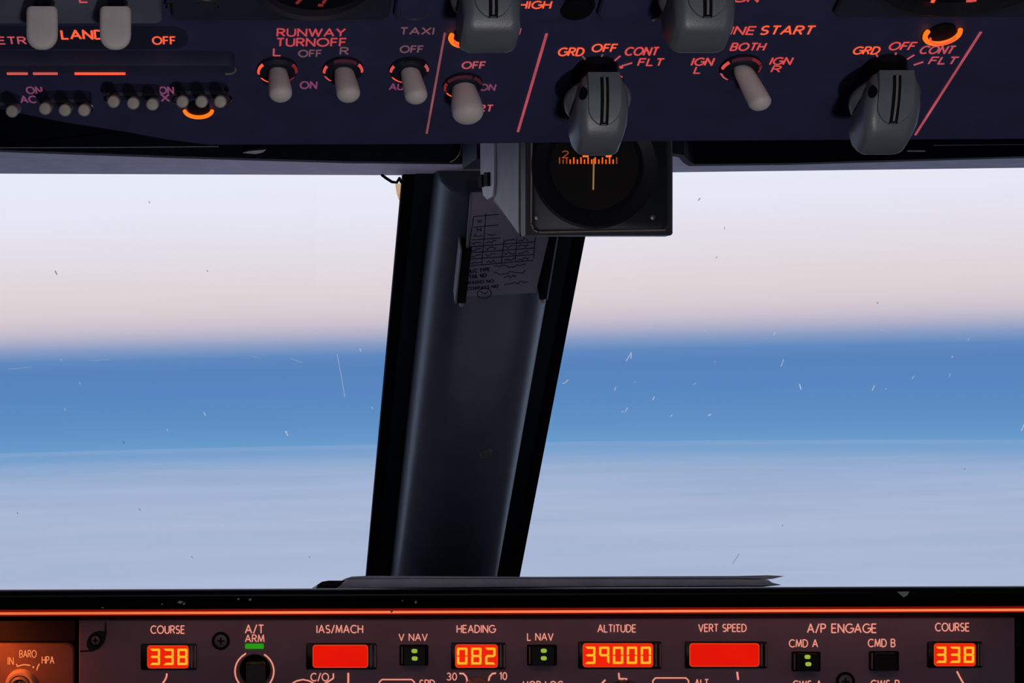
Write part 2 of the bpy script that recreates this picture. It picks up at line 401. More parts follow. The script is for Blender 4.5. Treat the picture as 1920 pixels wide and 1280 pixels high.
# black outer seals, dark inner flanges, rounded cover
for (a, b) in ((xl0, xl0 + (xl1 - xl0) * .42), (xr0 - (xr0 - xr1) * .42, xr0)):
    MB().box(a, b, yb, yt, -.017, -.008).build('seal', mat('seal_rubber', (6, 8, 18), .9, .03), post)
fa = xl0 + (xl1 - xl0) * .40; fb = xr0 - (xr0 - xr1) * .40
MB().box(fa, fb, yb, yt + .006, -.02, -.005).build('mounting_frame', SEAL, post)
prof = []
wc = xr1 - xl1; xm = (xl1 + xr1) / 2
for i in range(41):
    u = -1 + 2 * i / 40; r = 2.05
    prof.append((xm + u * wc / 2, .010 + .036 * (1 - abs(u) ** 2.0) ** .5))
prof = [(xl1, -.012)] + prof + [(xr1, -.012)]
MB().loft([[(x, yb, z) for x, z in prof], [(x, ytc - .001, z) for x, z in prof], [(x + (xm - x) * .02, ytc, z - .001 if z > .02 else z) for x, z in prof]]).build('post_cover', POST, post)
q = PF.px(911, 850, .0455); sc = MB(); sc.ring(q.x, q.y, .0052, .0036, q.z - .0015, q.z + .0006, 24); sc.cyl(q.x, q.y, .0036, q.z - .002, q.z - .0004, 20)
sc.box(q.x - .0028, q.x + .0028, q.y - .0004, q.y + .0004, q.z - .0006, q.z + .0001)
sc.build('screw', mat('screw_dark', (120, 116, 114), .35, .5, metal=.6), post)
MB().cyl(PF.px(846, 350, .01).x, PF.px(846, 350, .01).y, .004, -.005, .008).build('screw', SOOT, post)

mg = bpy.data.materials.new('windshield_glass'); mg.use_nodes = True; t = mg.node_tree; t.nodes.clear()
tr = TN('ShaderNodeBsdfTransparent'); tr.inputs[0].default_value = (.985, .99, .995, 1)
gl = TN('ShaderNodeBsdfGlossy'); gl.inputs['Roughness'].default_value = .03
mx = TN('ShaderNodeMixShader'); mx.inputs[0].default_value = .015
ou = TN('ShaderNodeOutputMaterial'); t.links.new(tr.outputs[0], mx.inputs[1]); t.links.new(gl.outputs[0], mx.inputs[2]); t.links.new(mx.outputs[0], ou.inputs[0])
ms = bpy.data.materials.new('glass_pit'); ms.use_nodes = True; t = ms.node_tree; t.nodes.clear()
a_ = TN('ShaderNodeBsdfTranslucent'); a_.inputs[0].default_value = (.85, .9, .95, 1); b_ = TN('ShaderNodeBsdfTransparent'); mx = TN('ShaderNodeMixShader'); mx.inputs[0].default_value = .45
ou = TN('ShaderNodeOutputMaterial'); t.links.new(b_.outputs[0], mx.inputs[1]); t.links.new(a_.outputs[0], mx.inputs[2]); t.links.new(mx.outputs[0], ou.inputs[0])
SPOT = bpy.data.materials.new('glass_speck'); SPOT.use_nodes = True; t = SPOT.node_tree; t.nodes.clear()
a_ = TN('ShaderNodeBsdfDiffuse'); a_.inputs[0].default_value = (.3, .28, .34, 1); b_ = TN('ShaderNodeBsdfTransparent'); mx = TN('ShaderNodeMixShader'); mx.inputs[0].default_value = .38
ou = TN('ShaderNodeOutputMaterial'); t.links.new(b_.outputs[0], mx.inputs[1]); t.links.new(a_.outputs[0], mx.inputs[2]); t.links.new(mx.outputs[0], ou.inputs[0])
GH = -.0172
def pane(name, x0, x1):
    o = MB().box(x0, x1, yb - .02, yt + .02, GH - .012, GH).build(name, mg, loc=PF.O, rot=PF.rot); o['kind'] = 'structure'; return o
w1 = pane('window_1', XL - PF.O.x, xl0 + .006); w2 = pane('window_2', xr0 - .006, XR - PF.O.x)
def pit(win, pts, wd=2.0, m=None, nm='glass_pit'):
    k = .00032 * wd
    MB().ribbon([PF.px(x, y, GH + .0004) for x, y in pts], k, GH + .0002, GH + .0006).build(nm, m or ms, win)
for p in (((632, 664), (640, 705), (646, 741)),): pit(w1, p, 1.4, nm='scratch')
for x, y, r in ((676, 655, 4), (646, 741, 3), (538, 811, 6), (384, 775, 4), (150, 718, 3), (122, 767, 3), (314, 806, 3), (115, 674, 2.5), (698, 764, 3)):
    pit(w1, ((x - r * .4, y - r * .6), (x, y + r * .4), (x + r * .3, y + r * .9)), r * .75)
for a, b in (((15, 692), (60, 688)), ((165, 676), (205, 674)), ((470, 667), (490, 672)), ((545, 672), (568, 680))): pit(w1, (a, b), .9, nm='scratch')
for x, y, r in ((105, 511, 3.5), (389, 508, 1.8), (280, 379, 1.8), (232, 829, 2.2), (33, 962, 2), (262, 955, 2), (360, 1044, 2), (580, 1044, 1.8)):
    pit(w1, ((x - r * .5, y - r), (x + r * .5, y + r)), r * .9, SPOT, 'speck')
for pts, wd in ((((1174, 677), (1184, 660), (1183, 672)), 2.6), (((1054, 719), (1060, 717), (1065, 712)), 3), (((1152, 732), (1155, 725)), 2.5), (((1165, 772), (1173, 771), (1177, 764)), 2.6),
                (((1224, 750), (1227, 743)), 2.8), (((1258, 781), (1260, 777)), 2.4), (((1328, 779), (1333, 776)), 5), (((1464, 687), (1467, 680), (1469, 673)), 2.2),
                (((1499, 720), (1502, 730)), 3.4), (((1635, 732), (1640, 722)), 2.6), (((1710, 710), (1714, 704)), 2), (((1785, 670), (1786, 667)), 3), (((1779, 706), (1782, 700)), 1.5),
                (((1322, 621), (1323, 618)), 3), (((1451, 628), (1453, 622)), 2.6), (((1652, 620), (1654, 618)), 2.6), (((1814, 638), (1818, 634)), 2.4), (((1190, 717), (1191, 715)), 2),
                (((1340, 679), (1341, 677)), 2), (((1915, 808), (1920, 796)), 3), (((1660, 730), (1662, 727)), 2), (((1300, 721), (1304, 718)), 1.6)):
    pit(w2, pts, wd)
for pts, wd in ((((1309, 376), (1313, 371)), 2.2), (((1358, 430), (1359, 425)), 1.4), (((1342, 484), (1345, 481)), 1.4), (((1645, 569), (1646, 566)), 2), (((1374, 1056), (1386, 1038)), 1.0), (((1467, 986), (1468, 984)), 2), (((1808, 880), (1809, 878)), 2)):
    pit(w2, pts, wd, SPOT, 'speck')
mr_ = bpy.data.materials.new('rust_sealant'); mr_.use_nodes = True; t = mr_.node_tree; t.nodes.clear()
a_ = TN('ShaderNodeBsdfTranslucent'); a_.inputs[0].default_value = (.9, .52, .18, 1); b_ = TN('ShaderNodeBsdfTransparent'); b_.inputs[0].default_value = (1, .86, .62, 1); mx = TN('ShaderNodeMixShader')
co = TN('ShaderNodeTexCoord'); nz = TN('ShaderNodeTexNoise'); nz.inputs['Scale'].default_value = 260; t.links.new(co.outputs['Object'], nz.inputs['Vector']); t.links.new(nz.outputs['Fac'], mx.inputs[0])
ou = TN('ShaderNodeOutputMaterial'); t.links.new(b_.outputs[0], mx.inputs[1]); t.links.new(a_.outputs[0], mx.inputs[2]); t.links.new(mx.outputs[0], ou.inputs[0])
MB().prism([tuple(PF.px(*q, GH)[:2]) for q in ((741, 345), (757, 343), (757, 378), (748, 374), (744, 362))], GH, GH + .0006).build('sealant_stain', mr_, w1)
c0 = P(738, 334, 1.29); fr = Frame(c0, R(90))
cb = MB().tube([fr.px(716, 328, -.004), fr.px(724, 334), fr.px(735, 341), fr.px(744, 342), fr.px(749, 334), fr.px(752, 341, -.006), fr.px(758, 338, -.012)], .0011).build('cable_stub', SOOT, loc=c0, rot=fr.rot)
tag(cb, 'short black cable end looping under the header beside the post top', 'cable')

# compass correction card on the post
CH = .0485
kc = PF.px(942, 505, CH)
card = thing('correction_card', 'small grey compass correction card in black side rails on the post', 'card', PF.w(kc), PF.rot)
cl_, cr_ = PF.px(868, 556, CH) - kc, PF.px(1004, 548, CH) - kc
tl_, tr_ = PF.px(884, 362, CH) - kc, PF.px(1052, 352, CH) - kc
paper = MB().prism([tuple(v[:2]) for v in (cl_, cr_, tr_, tl_)], -.001, .0004).build('card', CARD, card)
def cpx(x, y): return PF.px(x, y, CH) - kc
def cline(pts, w=1.3): return MB().ribbon([cpx(*q) for q in pts], w * .00042, .0004, .0006)
for pts in (((888, 405), (874, 498)), ((911, 400), (903, 496)), ((945, 448), (940, 492)), ((969, 445), (966, 488)), ((1004, 440), (1000, 484)), ((888, 405), (935, 401)), ((888, 425), (935, 421)), ((884, 449), (938, 445)), ((882, 462), (1003, 452)), ((880, 473), (1002, 464)), ((878, 485), (1001, 476)), ((875, 498), (1000, 487))):
    cline(pts).build('ruled_line', INK, paper)
for s, x0, x1, y, h, sl in (('A/C TYPE', 880, 918, 511, 6, -4), ('TAIL NO', 880, 912, 521, 6, -3), ('RADIO NO', 878, 926, 532, 5, -4), ('COMPASS NO', 876, 934, 543, 5, -5), ('N', 895, 902, 433, 6, -1), ('TO', 895, 903, 417, 5, -1)):
    a = cpx(x0, y); b = cpx(x1, y + sl); c = cpx(x0, y - h)
    text_mb(s, a, b, abs(c.y - a.y), .2, .0004).build('lettering', INK, paper)
def scribble(x0, x1, y, h, sl, n):
    pts = [(x0 + (x1 - x0) * i / n, y + sl * i / n + random.uniform(-h, 0)) for i in range(n + 1)]
    cline(pts, 1.1).build('handwriting', INK, paper)
for x0, x1, y in ((925, 985, 503), (926, 985, 515), (944, 968, 522), (945, 990, 535)): scribble(x0, x1, y, 6, -4, 12)
for (y, yy) in ((458, 0), (470, 0), (482, 0), (494, 0)):
    for x0 in (883, 911, 946, 972): scribble(x0, x0 + 19, y - (x0 - 883) * .075, 5, -1.5, 7)
for x0 in (889, 914): scribble(x0, x0 + 15, 444 - (x0 - 883) * .07, 5, -1, 6)
MB().arc(*(cpx(908, 549)[:2]), .0052, .0005, 0, 360, .0003, 20).build('stamp', INK, paper)
scribble(901, 915, 552, 6, -1, 7)
for (bx, by, tx, ty, w_) in ((858, 563, 869, 462, 14), (1011, 556, 1030, 440, 13)):
    a, b = cpx(bx, by), cpx(tx, ty)
    rl = MB().ribbon([a + Vector((w_ * .0002, 0, 0)), b + Vector((w_ * .0002, 0, 0))], w_ * .00042, -.0155, .003).build('rail', SOOT, card)
    MB().ribbon([a + Vector((-.0018 if bx < 900 else w_ * .00042, 0, 0)), b + Vector((-.0018 if bx < 900 else w_ * .00042, 0, 0))], .0012, -.0155, .0035).build('rail_edge', mat('rail_edge', (120, 116, 124), .45), rl)
    MB().cyl(a.x + w_ * .0002, a.y - .002, .0016, -.002, .0035, 14, .0004).build('rail_screw', TIPM, rl)
MB().ribbon([cpx(876, 462), cpx(884, 364)], .0016, -.001, .002).build('rail', mat('rail_edge', (120, 116, 124)), card)

# ------------------------------------------------------------------ standby compass
CD = .95
CF = Frame(P(1123, 345, CD), R(90))
comp = thing('standby_compass', 'black boxed magnetic compass hanging in front of the windshield post', 'compass', CF.O, CF.rot)
def cq(x, y, h=0.0): return CF.px(x, y, h)
L0 = (905 - PPX) / F * 1.11 - CF.O.x; R0 = (1262 - PPX) / F * CD - CF.O.x
ztop = .06; zbot = cq(1100, 441).y; zb2 = (ZC + .0968) - CF.O.z
pr = [(zbot, 0), (zbot, -.012), (zb2, -.16), (ztop, -.16), (ztop, 0)]   # (height, depth) side outline
fx = cq(985, 400).x
def side(x, zin=0.0): return [(x, h - (zin if h == ztop else -zin), d - (zin if d == 0 else 0)) for h, d in pr]
body = MB()
# rounded left vertical edge: rings across x, front face set back at the left
rr = fx - L0
rings = []
for i in range(9):
    a = R(90 * i / 8); x = L0 + rr * .55 * (1 - math.cos(a)); back = .016 * (1 - math.sin(a))
    rings.append([(x, h, (-back if d == 0 else d)) for h, d in pr])
rings += [side(R0 - .0012), side(R0, .001)]
body.loft(rings).build('housing', COMP, comp)
# left side plate of the box with its switch; its pale tone holds left window light
LW = L0 - .0012
spl = [(h, d) for h, d in pr]
MB().loft([[(L0 - .0008, zbot + .002, -.018), (L0 - .0008, zb2 + .003, -.156), (L0 - .0008, ztop, -.156), (L0 - .0008, ztop, -.018)], [(L0 + .002, zbot + .002, -.018), (L0 + .002, zb2 + .003, -.156), (L0 + .002, ztop, -.156), (L0 + .002, ztop, -.018)]]).build('side_plate', COMPG, comp)
def sidepx(x, y):   # pixel -> (height, depth) on the left side plane
    X = L0 - .0008 + CF.O.x; dep = X * F / (x - PPX); return ((PPY - y) / F * dep + ZC - CF.O.z, -(dep - CD))
def sideprism(pts, t0, t1):
    q = [sidepx(*p) for p in pts]
    return MB().loft([[(L0 - .0008 - t0, h, d) for h, d in q], [(L0 - .0008 - t1, h, d) for h, d in q]])
swp = sideprism([(905, 262), (931, 262), (931, 345), (928, 368), (918, 374), (911, 366), (906, 340)], 0, .0016).build('switch_plate', PALE, comp)
for pts in ([(905.5, 329), (912, 327), (913, 350), (907, 352)], [(917, 323), (924, 323), (924, 349), (917, 349)]):
    sideprism(pts, .0014, .0032).build('rocker', SOOT, swp)
MB().box(fx - .004, R0 - .012, .03, ztop - .001, -.226, -.158).build('mounting_arm', COMP, comp)
# front bezel, glass ring, card
b0 = [cq(x, y) for x, y in ((1000, 262), (1246, 262), (1246, 432), (1000, 432))]
bz = MB().loft([rrect(cq(1123, 345).x, cq(1123, 345).y, .0735, .0505, .006, 0), rrect(cq(1123, 345).x, cq(1123, 345).y, .0735, .0505, .006, .0022), rrect(cq(1123, 345).x, cq(1123, 345).y, .071, .048, .005, .003)]).build('bezel', mat('bezel_black', (26, 28, 38), .45, .35), comp)
MB().ribbon([cq(995, 262), cq(994, 420), cq(999, 432), cq(1007, 436), cq(1245, 432)], .0008, .0, .0034).build('bezel_edge', mat('pale_edge', (128, 116, 112), .45), bz)  # paler line along the left and lower bezel edge
gc = cq(1112, 312)
MB().loft([circ(gc.x, gc.y, .0337, .003, 60), circ(gc.x, gc.y, .0337, .0046, 60), circ(gc.x, gc.y, .0325, .0052, 60), circ(gc.x, gc.y, .0262, .0036, 60), circ(gc.x, gc.y, .0262, .0031, 60)], False, False).build('glass_ring', mat('ring_black', (20, 20, 28), .35, .4), bz)
dial = MB().cyl(gc.x, gc.y, .0262, .0030, .0033, 60).build('dial', SOOT, comp)
MB().cyl(gc.x, gc.y, .0235, .0033, .0036, 60).build('compass_card', mat('card_black', (14, 8, 8), .6, .2), dial)
for i in range(17):
    x = 1049 + i * 6.7; hh = 12 if i % 2 == 0 else 8
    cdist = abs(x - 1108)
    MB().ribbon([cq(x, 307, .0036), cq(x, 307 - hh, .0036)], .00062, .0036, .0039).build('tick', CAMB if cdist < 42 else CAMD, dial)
text_mb('2', cq(1052, 297), cq(1063, 297), .0036, .15, .0036).build('numeral', CAMD, dial)
for x in (1095, 1138): MB().ribbon([cq(x - 5, 294), cq(x + 4, 294), cq(x, 286)], .0011, .0036, .004).build('numeral', ARC, dial)
MB().ribbon([cq(1110, 299), cq(1109, 357)], .0007, .0044, .005).build('lubber_line', CREAM, dial)
for x, y in ((1004, 408), (1107, 409), (1221, 408)):
    q = cq(x, y); m = MB(); m.cyl(q.x, q.y, .0014, .003, .0038, 16, .0004); m.build('screw', mat('screw_dark', (120, 116, 114)), bz)
MB().loft([[(R0 - .001, cq(1262, y).y, -.02) for y in (262, 330, 345)] + [(R0 - .001, cq(1262, 262).y, -.06)], [(R0 + .0007, cq(1262, y).y, -.022) for y in (266, 330, 340)] + [(R0 + .0007, cq(1262, 266).y, -.05)]]).build('side_bump', COMP, comp)

# ------------------------------------------------------------------ overhead panel
TH = R(26)
OF = Frame((.12, .72, ZC + (640 - 268) / F * .72), math.pi - TH)
def oh(x, y, h=0.0): return OF.px(x, y, h)
oz = thing('overhead_console', 'dark navy overhead light and engine start panel across the top', 'control panel', OF.O, OF.rot)
top = oh(900, 41).y
lo = [(-420, 150), (-60, 190), (40, 215), (120, 231), (235, 249), (310, 263), (388, 273), (800, 272), (1262, 266), (1920, 262), (2300, 259)]
pts = [tuple(oh(*q)[:2]) for q in lo] + [(oh(2300, 259).x, top + .16), (oh(-420, 150).x, top + .16)]
MB().prism(pts, -.014, 0, .0008).build('panel_face', PANEL, oz)
def oleg(s, x0, x1, yb_, yt_, m, **k): legend(OF, oz, s, x0, x1, yb_, yt_, m, z=.0001, **k)
# (text, x at the left foot, x at the right foot, foot y, head y, material)
for a in (('RUNWAY', 520, 646, 67.5, 54, T_RUN), ('TURNOFF', 519, 648, 86, 72, T_RUN), ('L', 513, 526, 104, 91, T_PINK), ('OFF', 560, 602, 106, 94, T_DIM), ('R', 638, 652, 101.5, 89, T_DIM), ('ON', 563, 593, 165.5, 153, T_MAG),
          ('TAXI', 750, 812, 64, 52, T_DIM), ('OFF', 750, 792, 98, 86, T_DIM), ('AUTO', 730, 786, 168, 157, T_MAG), ('OFF', 866, 908, 128, 116, T_PINK), ('ON', 899, 927, 169, 158, T_MAG), ('START', 852, 922, 208.5, 197, T_PINK), ('APU', 925, 973, 66, 53, T_PINK),
          ('GRD', 1046, 1092, 104, 90, T_BRIGHT), ('OFF', 1109, 1154, 96.5, 83, T_BRIGHT), ('CONT', 1171, 1231, 103, 89, T_RED), ('FLT', 1196, 1241, 122.5, 110, T_RED),
          ('ENGINE', 1300, 1412, 64, 50, T_RED), ('START', 1424, 1522, 64, 49, T_BRIGHT), ('BOTH', 1369, 1431, 94, 81, T_RED), ('IGN', 1296, 1334, 122, 109, T_RED), ('L', 1301, 1312, 137, 125.5, T_RED), ('IGN', 1443, 1481, 120.5, 108, T_RED), ('R', 1446, 1461, 134.5, 123.5, T_RED),
          ('GRD', 1598, 1645, 101, 88, T_BRIGHT), ('OFF', 1665, 1712, 93, 79.5, T_RED), ('CONT', 1723, 1784, 100, 86.5, T_PINK), ('FLT', 1741, 1790, 119.5, 107, T_PINK),
          ('OFF', 287, 329, 82.5, 69, T_BRIGHT), ('ON', 51, 79, 175, 163, T_MAG), ('AC', 40, 68, 192, 180, T_MAG), ('ON', 299, 325, 175, 163, T_MAG), ('X', 303, 317, 189.5, 176.5, T_MAG)):
    oleg(*a)
def oline(x0, y0, x1, y1, w, m, nm):
    a, b = oh(x0, y0), oh(x1, y1); MB().ribbon([a, b], w * .0002, .0001, .0004).build(nm, m, oz)
oline(834, 61, 800, 249, 4, LINED, 'divider_line'); oline(1025, 62, 971, 246, 5, LINE, 'divider_line'); oline(1839, 59, 1716, 252, 4.5, LINE, 'divider_line')
for a in ((1092, 104, 1099, 113), (1130, 101, 1126, 109), (1163, 104, 1152, 113), (1185, 117, 1166, 122.5), (1643, 101, 1648, 110), (1680, 98, 1677, 105), (1714, 102, 1701, 110), (1731, 115, 1713, 121)):
    oline(*a, 3, T_PINK if a[0] > 1100 and a[0] != 1130 else T_DIM, 'index_mark')
oline(1122, 110.5, 1146, 113.5, 5, T_BRIGHT, 'index_mark'); oline(1162, 126, 1167, 124, 7, T_RED, 'index_mark'); oline(1157, 147, 1165, 142, 7, T_RED, 'index_mark'); oline(1696, 145, 1705, 138, 7, T_BRIGHT, 'index_mark')

# modules above the seam, each a plate of its own
def module(name, label, x0, x1, yb_, m, h=.003, r=.003, extra=0):
    a, b = oh(x0, yb_, h), oh(x1, yb_, h); hi = top + .14
    c = Vector(((a.x + b.x) / 2, a.y, 0))
    o = thing(name, label, 'panel', OF.w(c), OF.rot)
    w = b.x - a.x; ht = hi - a.y
    MB().loft([rrect(0, ht / 2, w, ht, r, .0002), rrect(0, ht / 2, w, ht, r, h - .0008), rrect(0, ht / 2, w - .0014, ht - .0014, r, h)]).build('module_plate', m, o)
    return o, c
mA, cA = module('overhead_module', 'grey landing light module plate behind the two white paddles', -90, 304, 46, PANEL2, .004, .002)
mB, cB = module('overhead_module', 'narrow dark module plate holding the small round gauge', 322, 729, 40, mat('module_black', (44, 46, 62), .6, .3, bump=.2))
mC, cC = module('overhead_module', 'dark module plate marked HIGH left of the grey top knob', 738, 1050, 40, PANEL)
mD, cD = module('overhead_module', 'dark module plate behind the top knob above engine start lettering', 1118, 1376, 38, PANEL)
mE, cE = module('overhead_module', 'dark module plate holding the large round gauge at top right', 1560, 2060, 34, mat('module_black', (44, 46, 62)))
legend(OF, mC, 'HIGH', 973, 1031, 15.5, 2.5, T_BRIGHT, z=.0031, base=cC)
legend(OF, mD, 'IGN', 1366, 1420, 3, -11, T_RED, z=.0031, base=cD)
legend(OF, mA, 'E', 150, 164, 4, -9, T_RED, z=.0041, base=cA)
oleg('LAND', 117, 195, 72.5, 57, T_BRIGHT, wt=.17)
oleg('RETR', -22, 49, 82, 69.5, T_PINK)
sa, sb = oh(-150, 92), oh(352, 49)
MB().loft([rrect((sa.x + sb.x) / 2, (sa.y + sb.y) / 2, sb.x - sa.x, sb.y - sa.y, .006, z_, 8) for z_ in (0, .00008)]).build('label_strip', mat('strip_navy', (40, 42, 66), .7, .2), oz)
def holes(par, c, spec, m=CHROME):
    for x, y, r, a0, a1 in spec:
        q = oh(x, y, .003) - c; MB().arc(q.x, q.y, r, q.z, a0, a1, .0005, 14).build('fastener_ring', m, par)
holes(mB, cB, ((386, 16, .0046, 15, 130), (318 + 10, 12, .003, 100, 190)))
holes(mC, cC, ((778, 22, .0046, 170, 360),), mat('ring_dull', (70, 66, 86), .4))
q = oh(1080, 4); ft = MB(); ft.cyl(0, 0, .0058, 0, .004, 28, .0006); ft.ring(0, 0, .0066, .0058, 0, .002)
tag(ft.build('fastener', SOOT, loc=OF.w(q), rot=OF.rot), 'black round fastener between HIGH and the top middle knob', 'fastener')
hk = MB().tube([oh(1246, 12, .004) - oh(1240, 30), oh(1244, 24, .006) - oh(1240, 30), oh(1238, 33, .005) - oh(1240, 30), oh(1224, 38, .004) - oh(1240, 30)], .0005)
tag(hk.build('wire', TIPM, loc=OF.w(oh(1240, 30)), rot=OF.rot), 'tiny bent wire beside the top knob left of GINE START', 'wire')
MB().cyl(*(oh(1245, 14, .006) - cD)[:2], .0009, .003, .006, 12, .0003).build('rivet', PALE, mD)

def gauge(label, xc, chord, bot, marks, rimm):
    """round gauge whose lowest point shows at pixel (xc, bot)"""
    a = oh(xc - chord, 0, .006); b = oh(xc + chord, 0, .006); lowp = oh(xc, bot, .006)
    c = (b.x - a.x) / 2; s = a.y - lowp.y; r = (c * c + s * s) / (2 * s)
    cen = Vector((lowp.x, lowp.y + r, .0032))
    o = thing('round_gauge', label, 'gauge', OF.w(cen), OF.rot)
    MB().loft([circ(0, 0, r, 0, 64), circ(0, 0, r, .004, 64), circ(0, 0, r * .97, .0048, 64), circ(0, 0, r * .9, .004, 64), circ(0, 0, r * .88, .001, 64)], True, False).build('bezel', rimm, o)
    d = MB().cyl(0, 0, r * .89, .0006, .0014, 64).build('dial', SOOT, o)
    for (x0, y0, x1, y1, w, m) in marks:
        MB().ribbon([oh(x0, y0, .0046) - cen, oh(x1, y1, .0046) - cen], w * .0002, .0014, .0018).build('dial_mark', m, d)
    MB().prism([(-.0012, -.004), (.0012, -.004), (.0004, r * .72), (-.0004, r * .72)], .002, .0026).build('needle', T_DIM, o)
    return o
RIM = mat('gauge_rim', (46, 44, 56), .45, .4); RIM2 = mat('gauge_rim_black', (30, 30, 38), .45, .35)
gauge('small round black gauge with dull red marks above RUNWAY', 590, 100, 33, ((556, 6, 566, -4, 5, ARCD), (596, 9, 606, 9, 5, ARCD), (606, 5, 612, -4, 5, ARCD)), RIM)
gauge('large round black gauge with red marks above the right start knob', 1770, 128, 26, ((1746, 7, 1753, -6, 6, T_BRIGHT), (1812, 1, 1830, 1, 5, T_RED)), RIM2)

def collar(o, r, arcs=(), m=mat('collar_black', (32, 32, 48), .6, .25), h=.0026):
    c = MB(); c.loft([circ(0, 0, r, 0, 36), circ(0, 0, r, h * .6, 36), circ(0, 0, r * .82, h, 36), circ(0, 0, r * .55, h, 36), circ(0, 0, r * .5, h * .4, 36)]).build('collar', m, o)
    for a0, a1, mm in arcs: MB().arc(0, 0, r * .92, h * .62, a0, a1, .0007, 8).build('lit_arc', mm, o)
def toggle(label, base, tip, r0, r1, hL, rr_, arcs, k=.000205, group='white toggle switches'):
    p = oh(*base); o = thing('toggle_switch', label, 'switch', OF.w(p), OF.rot, group)
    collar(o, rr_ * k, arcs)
    d = oh(tip[0], tip[1], hL) - p; r0 *= k; r1 *= k
    rings = [circ(d.x * t * .0, d.y * t * .0, r0 * .75, .001) for t in (0,)]
    h1 = .18
    for t in (h1, .3, .5, .7, .85, 1): rings.append(circ(d.x * t, d.y * t, r0 + (r1 - r0) * min(1, t * 1.25), hL * t))
    for a in (15, 30, 45, 60, 75, 86): rings.append(circ(d.x, d.y, r1 * math.cos(R(a)), hL + r1 * .75 * math.sin(R(a))))
    MB().loft(rings).build('lever', LEVER, o)
    return o
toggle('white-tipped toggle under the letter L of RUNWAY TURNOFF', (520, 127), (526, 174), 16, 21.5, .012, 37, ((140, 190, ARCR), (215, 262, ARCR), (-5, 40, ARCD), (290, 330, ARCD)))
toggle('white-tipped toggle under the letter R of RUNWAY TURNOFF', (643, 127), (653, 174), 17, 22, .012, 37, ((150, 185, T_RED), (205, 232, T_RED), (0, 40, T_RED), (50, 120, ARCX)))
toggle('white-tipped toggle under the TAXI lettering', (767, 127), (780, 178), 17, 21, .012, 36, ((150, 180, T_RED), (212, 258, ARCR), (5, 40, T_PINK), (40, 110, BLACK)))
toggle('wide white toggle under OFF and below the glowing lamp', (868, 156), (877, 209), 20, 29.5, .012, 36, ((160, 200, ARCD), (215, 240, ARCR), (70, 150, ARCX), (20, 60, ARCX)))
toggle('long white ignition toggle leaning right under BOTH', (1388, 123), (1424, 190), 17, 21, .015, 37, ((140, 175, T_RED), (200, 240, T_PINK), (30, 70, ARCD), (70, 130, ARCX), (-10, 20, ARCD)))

# two big white paddles on the landing light module
for lab, x0, x1 in (('broad white landing light paddle left of the word LAND', 49.5, 108.5), ('broad white landing light paddle right of the word LAND', 187, 246)):
    xm_ = (x0 + x1) / 2; h1, h2 = .010, .024
    tip = oh(xm_, 92, h2); tp = oh(xm_, 18, h1)
    base = Vector((tp.x, tp.y, .004))
    o = thing('paddle_switch', lab, 'switch', OF.w(base), OF.rot, 'landing light paddles')
    w = oh(x1, 60, .017).x - oh(x0, 60, .017).x
    MB().loft([rrect(0, 0, w * .5, .004, .0015, 0), rrect(0, -.001, w * .5, .003, .0012, h1 - .0052)]).build('stem', SOOT, o)
    rings = []; T0 = .62
    for t in [-.012, 0, .03, .15, .3, .45, T0] + [T0 + (1 - T0) * math.sin(R(a)) for a in (12, 24, 36, 48, 60, 70, 78, 85, 89)]:
        ww = w if t <= T0 else w * max(.0, 1 - ((t - T0) / (1 - T0)) ** 2.2) ** (1 / 2.2)
        if t <= 0: ww = w * (.86 if t < 0 else .96)
        tt = max(0, t); c_ = tp.lerp(tip, t) - base
        rings.append(rrect(c_.x, c_.y, max(ww, .0016), (.0040 * max(.2, (ww / w) ** .8)) if t >= 0 else .003, .0018, c_.z, 5))
    MB().loft(rings).build('paddle', LEVER, o)

# guard bar with lit slots, ganged lever clusters
gb0 = oh(190, 118, .0)
gb = thing('guard_bar', 'dark rounded switch guard bar with glowing orange slots below LAND', 'guard bar', OF.w(gb0), OF.rot)
a, b = oh(-90, 95, .0) - gb0, oh(440, 139, .006) - gb0
cxg, cyg, wg, hg = (a.x + b.x) / 2, (a.y + b.y) / 2, b.x - a.x, a.y - b.y
MB().loft([rrect(cxg, cyg, wg, hg, .004, 0), rrect(cxg, cyg, wg, hg, .004, .004), rrect(cxg, cyg, wg - .002, hg - .002, .004, .006)]).build('bar', mat('guard_navy', (48, 50, 76), .55, .3, bump=.2), gb)
for x0, x1, m in ((13, 52, SLOTD), (62, 108, SLOTD), (140, 235, SLOT)):
    p, q = oh(x0, 137.3, .006) - gb0, oh(x1, 137.3, .006) - gb0
    MB().ribbon([p, q], .0011, .0055, .0064).build('lit_slot', m, gb)
MB().arc(*(oh(427, 130, .006) - gb0)[:2], .003, .006, 250, 360, .0004, 8).build('pale_corner', mat('pale_edge', (128, 116, 112)), gb)  # paler arc at the lower right corner of the bar

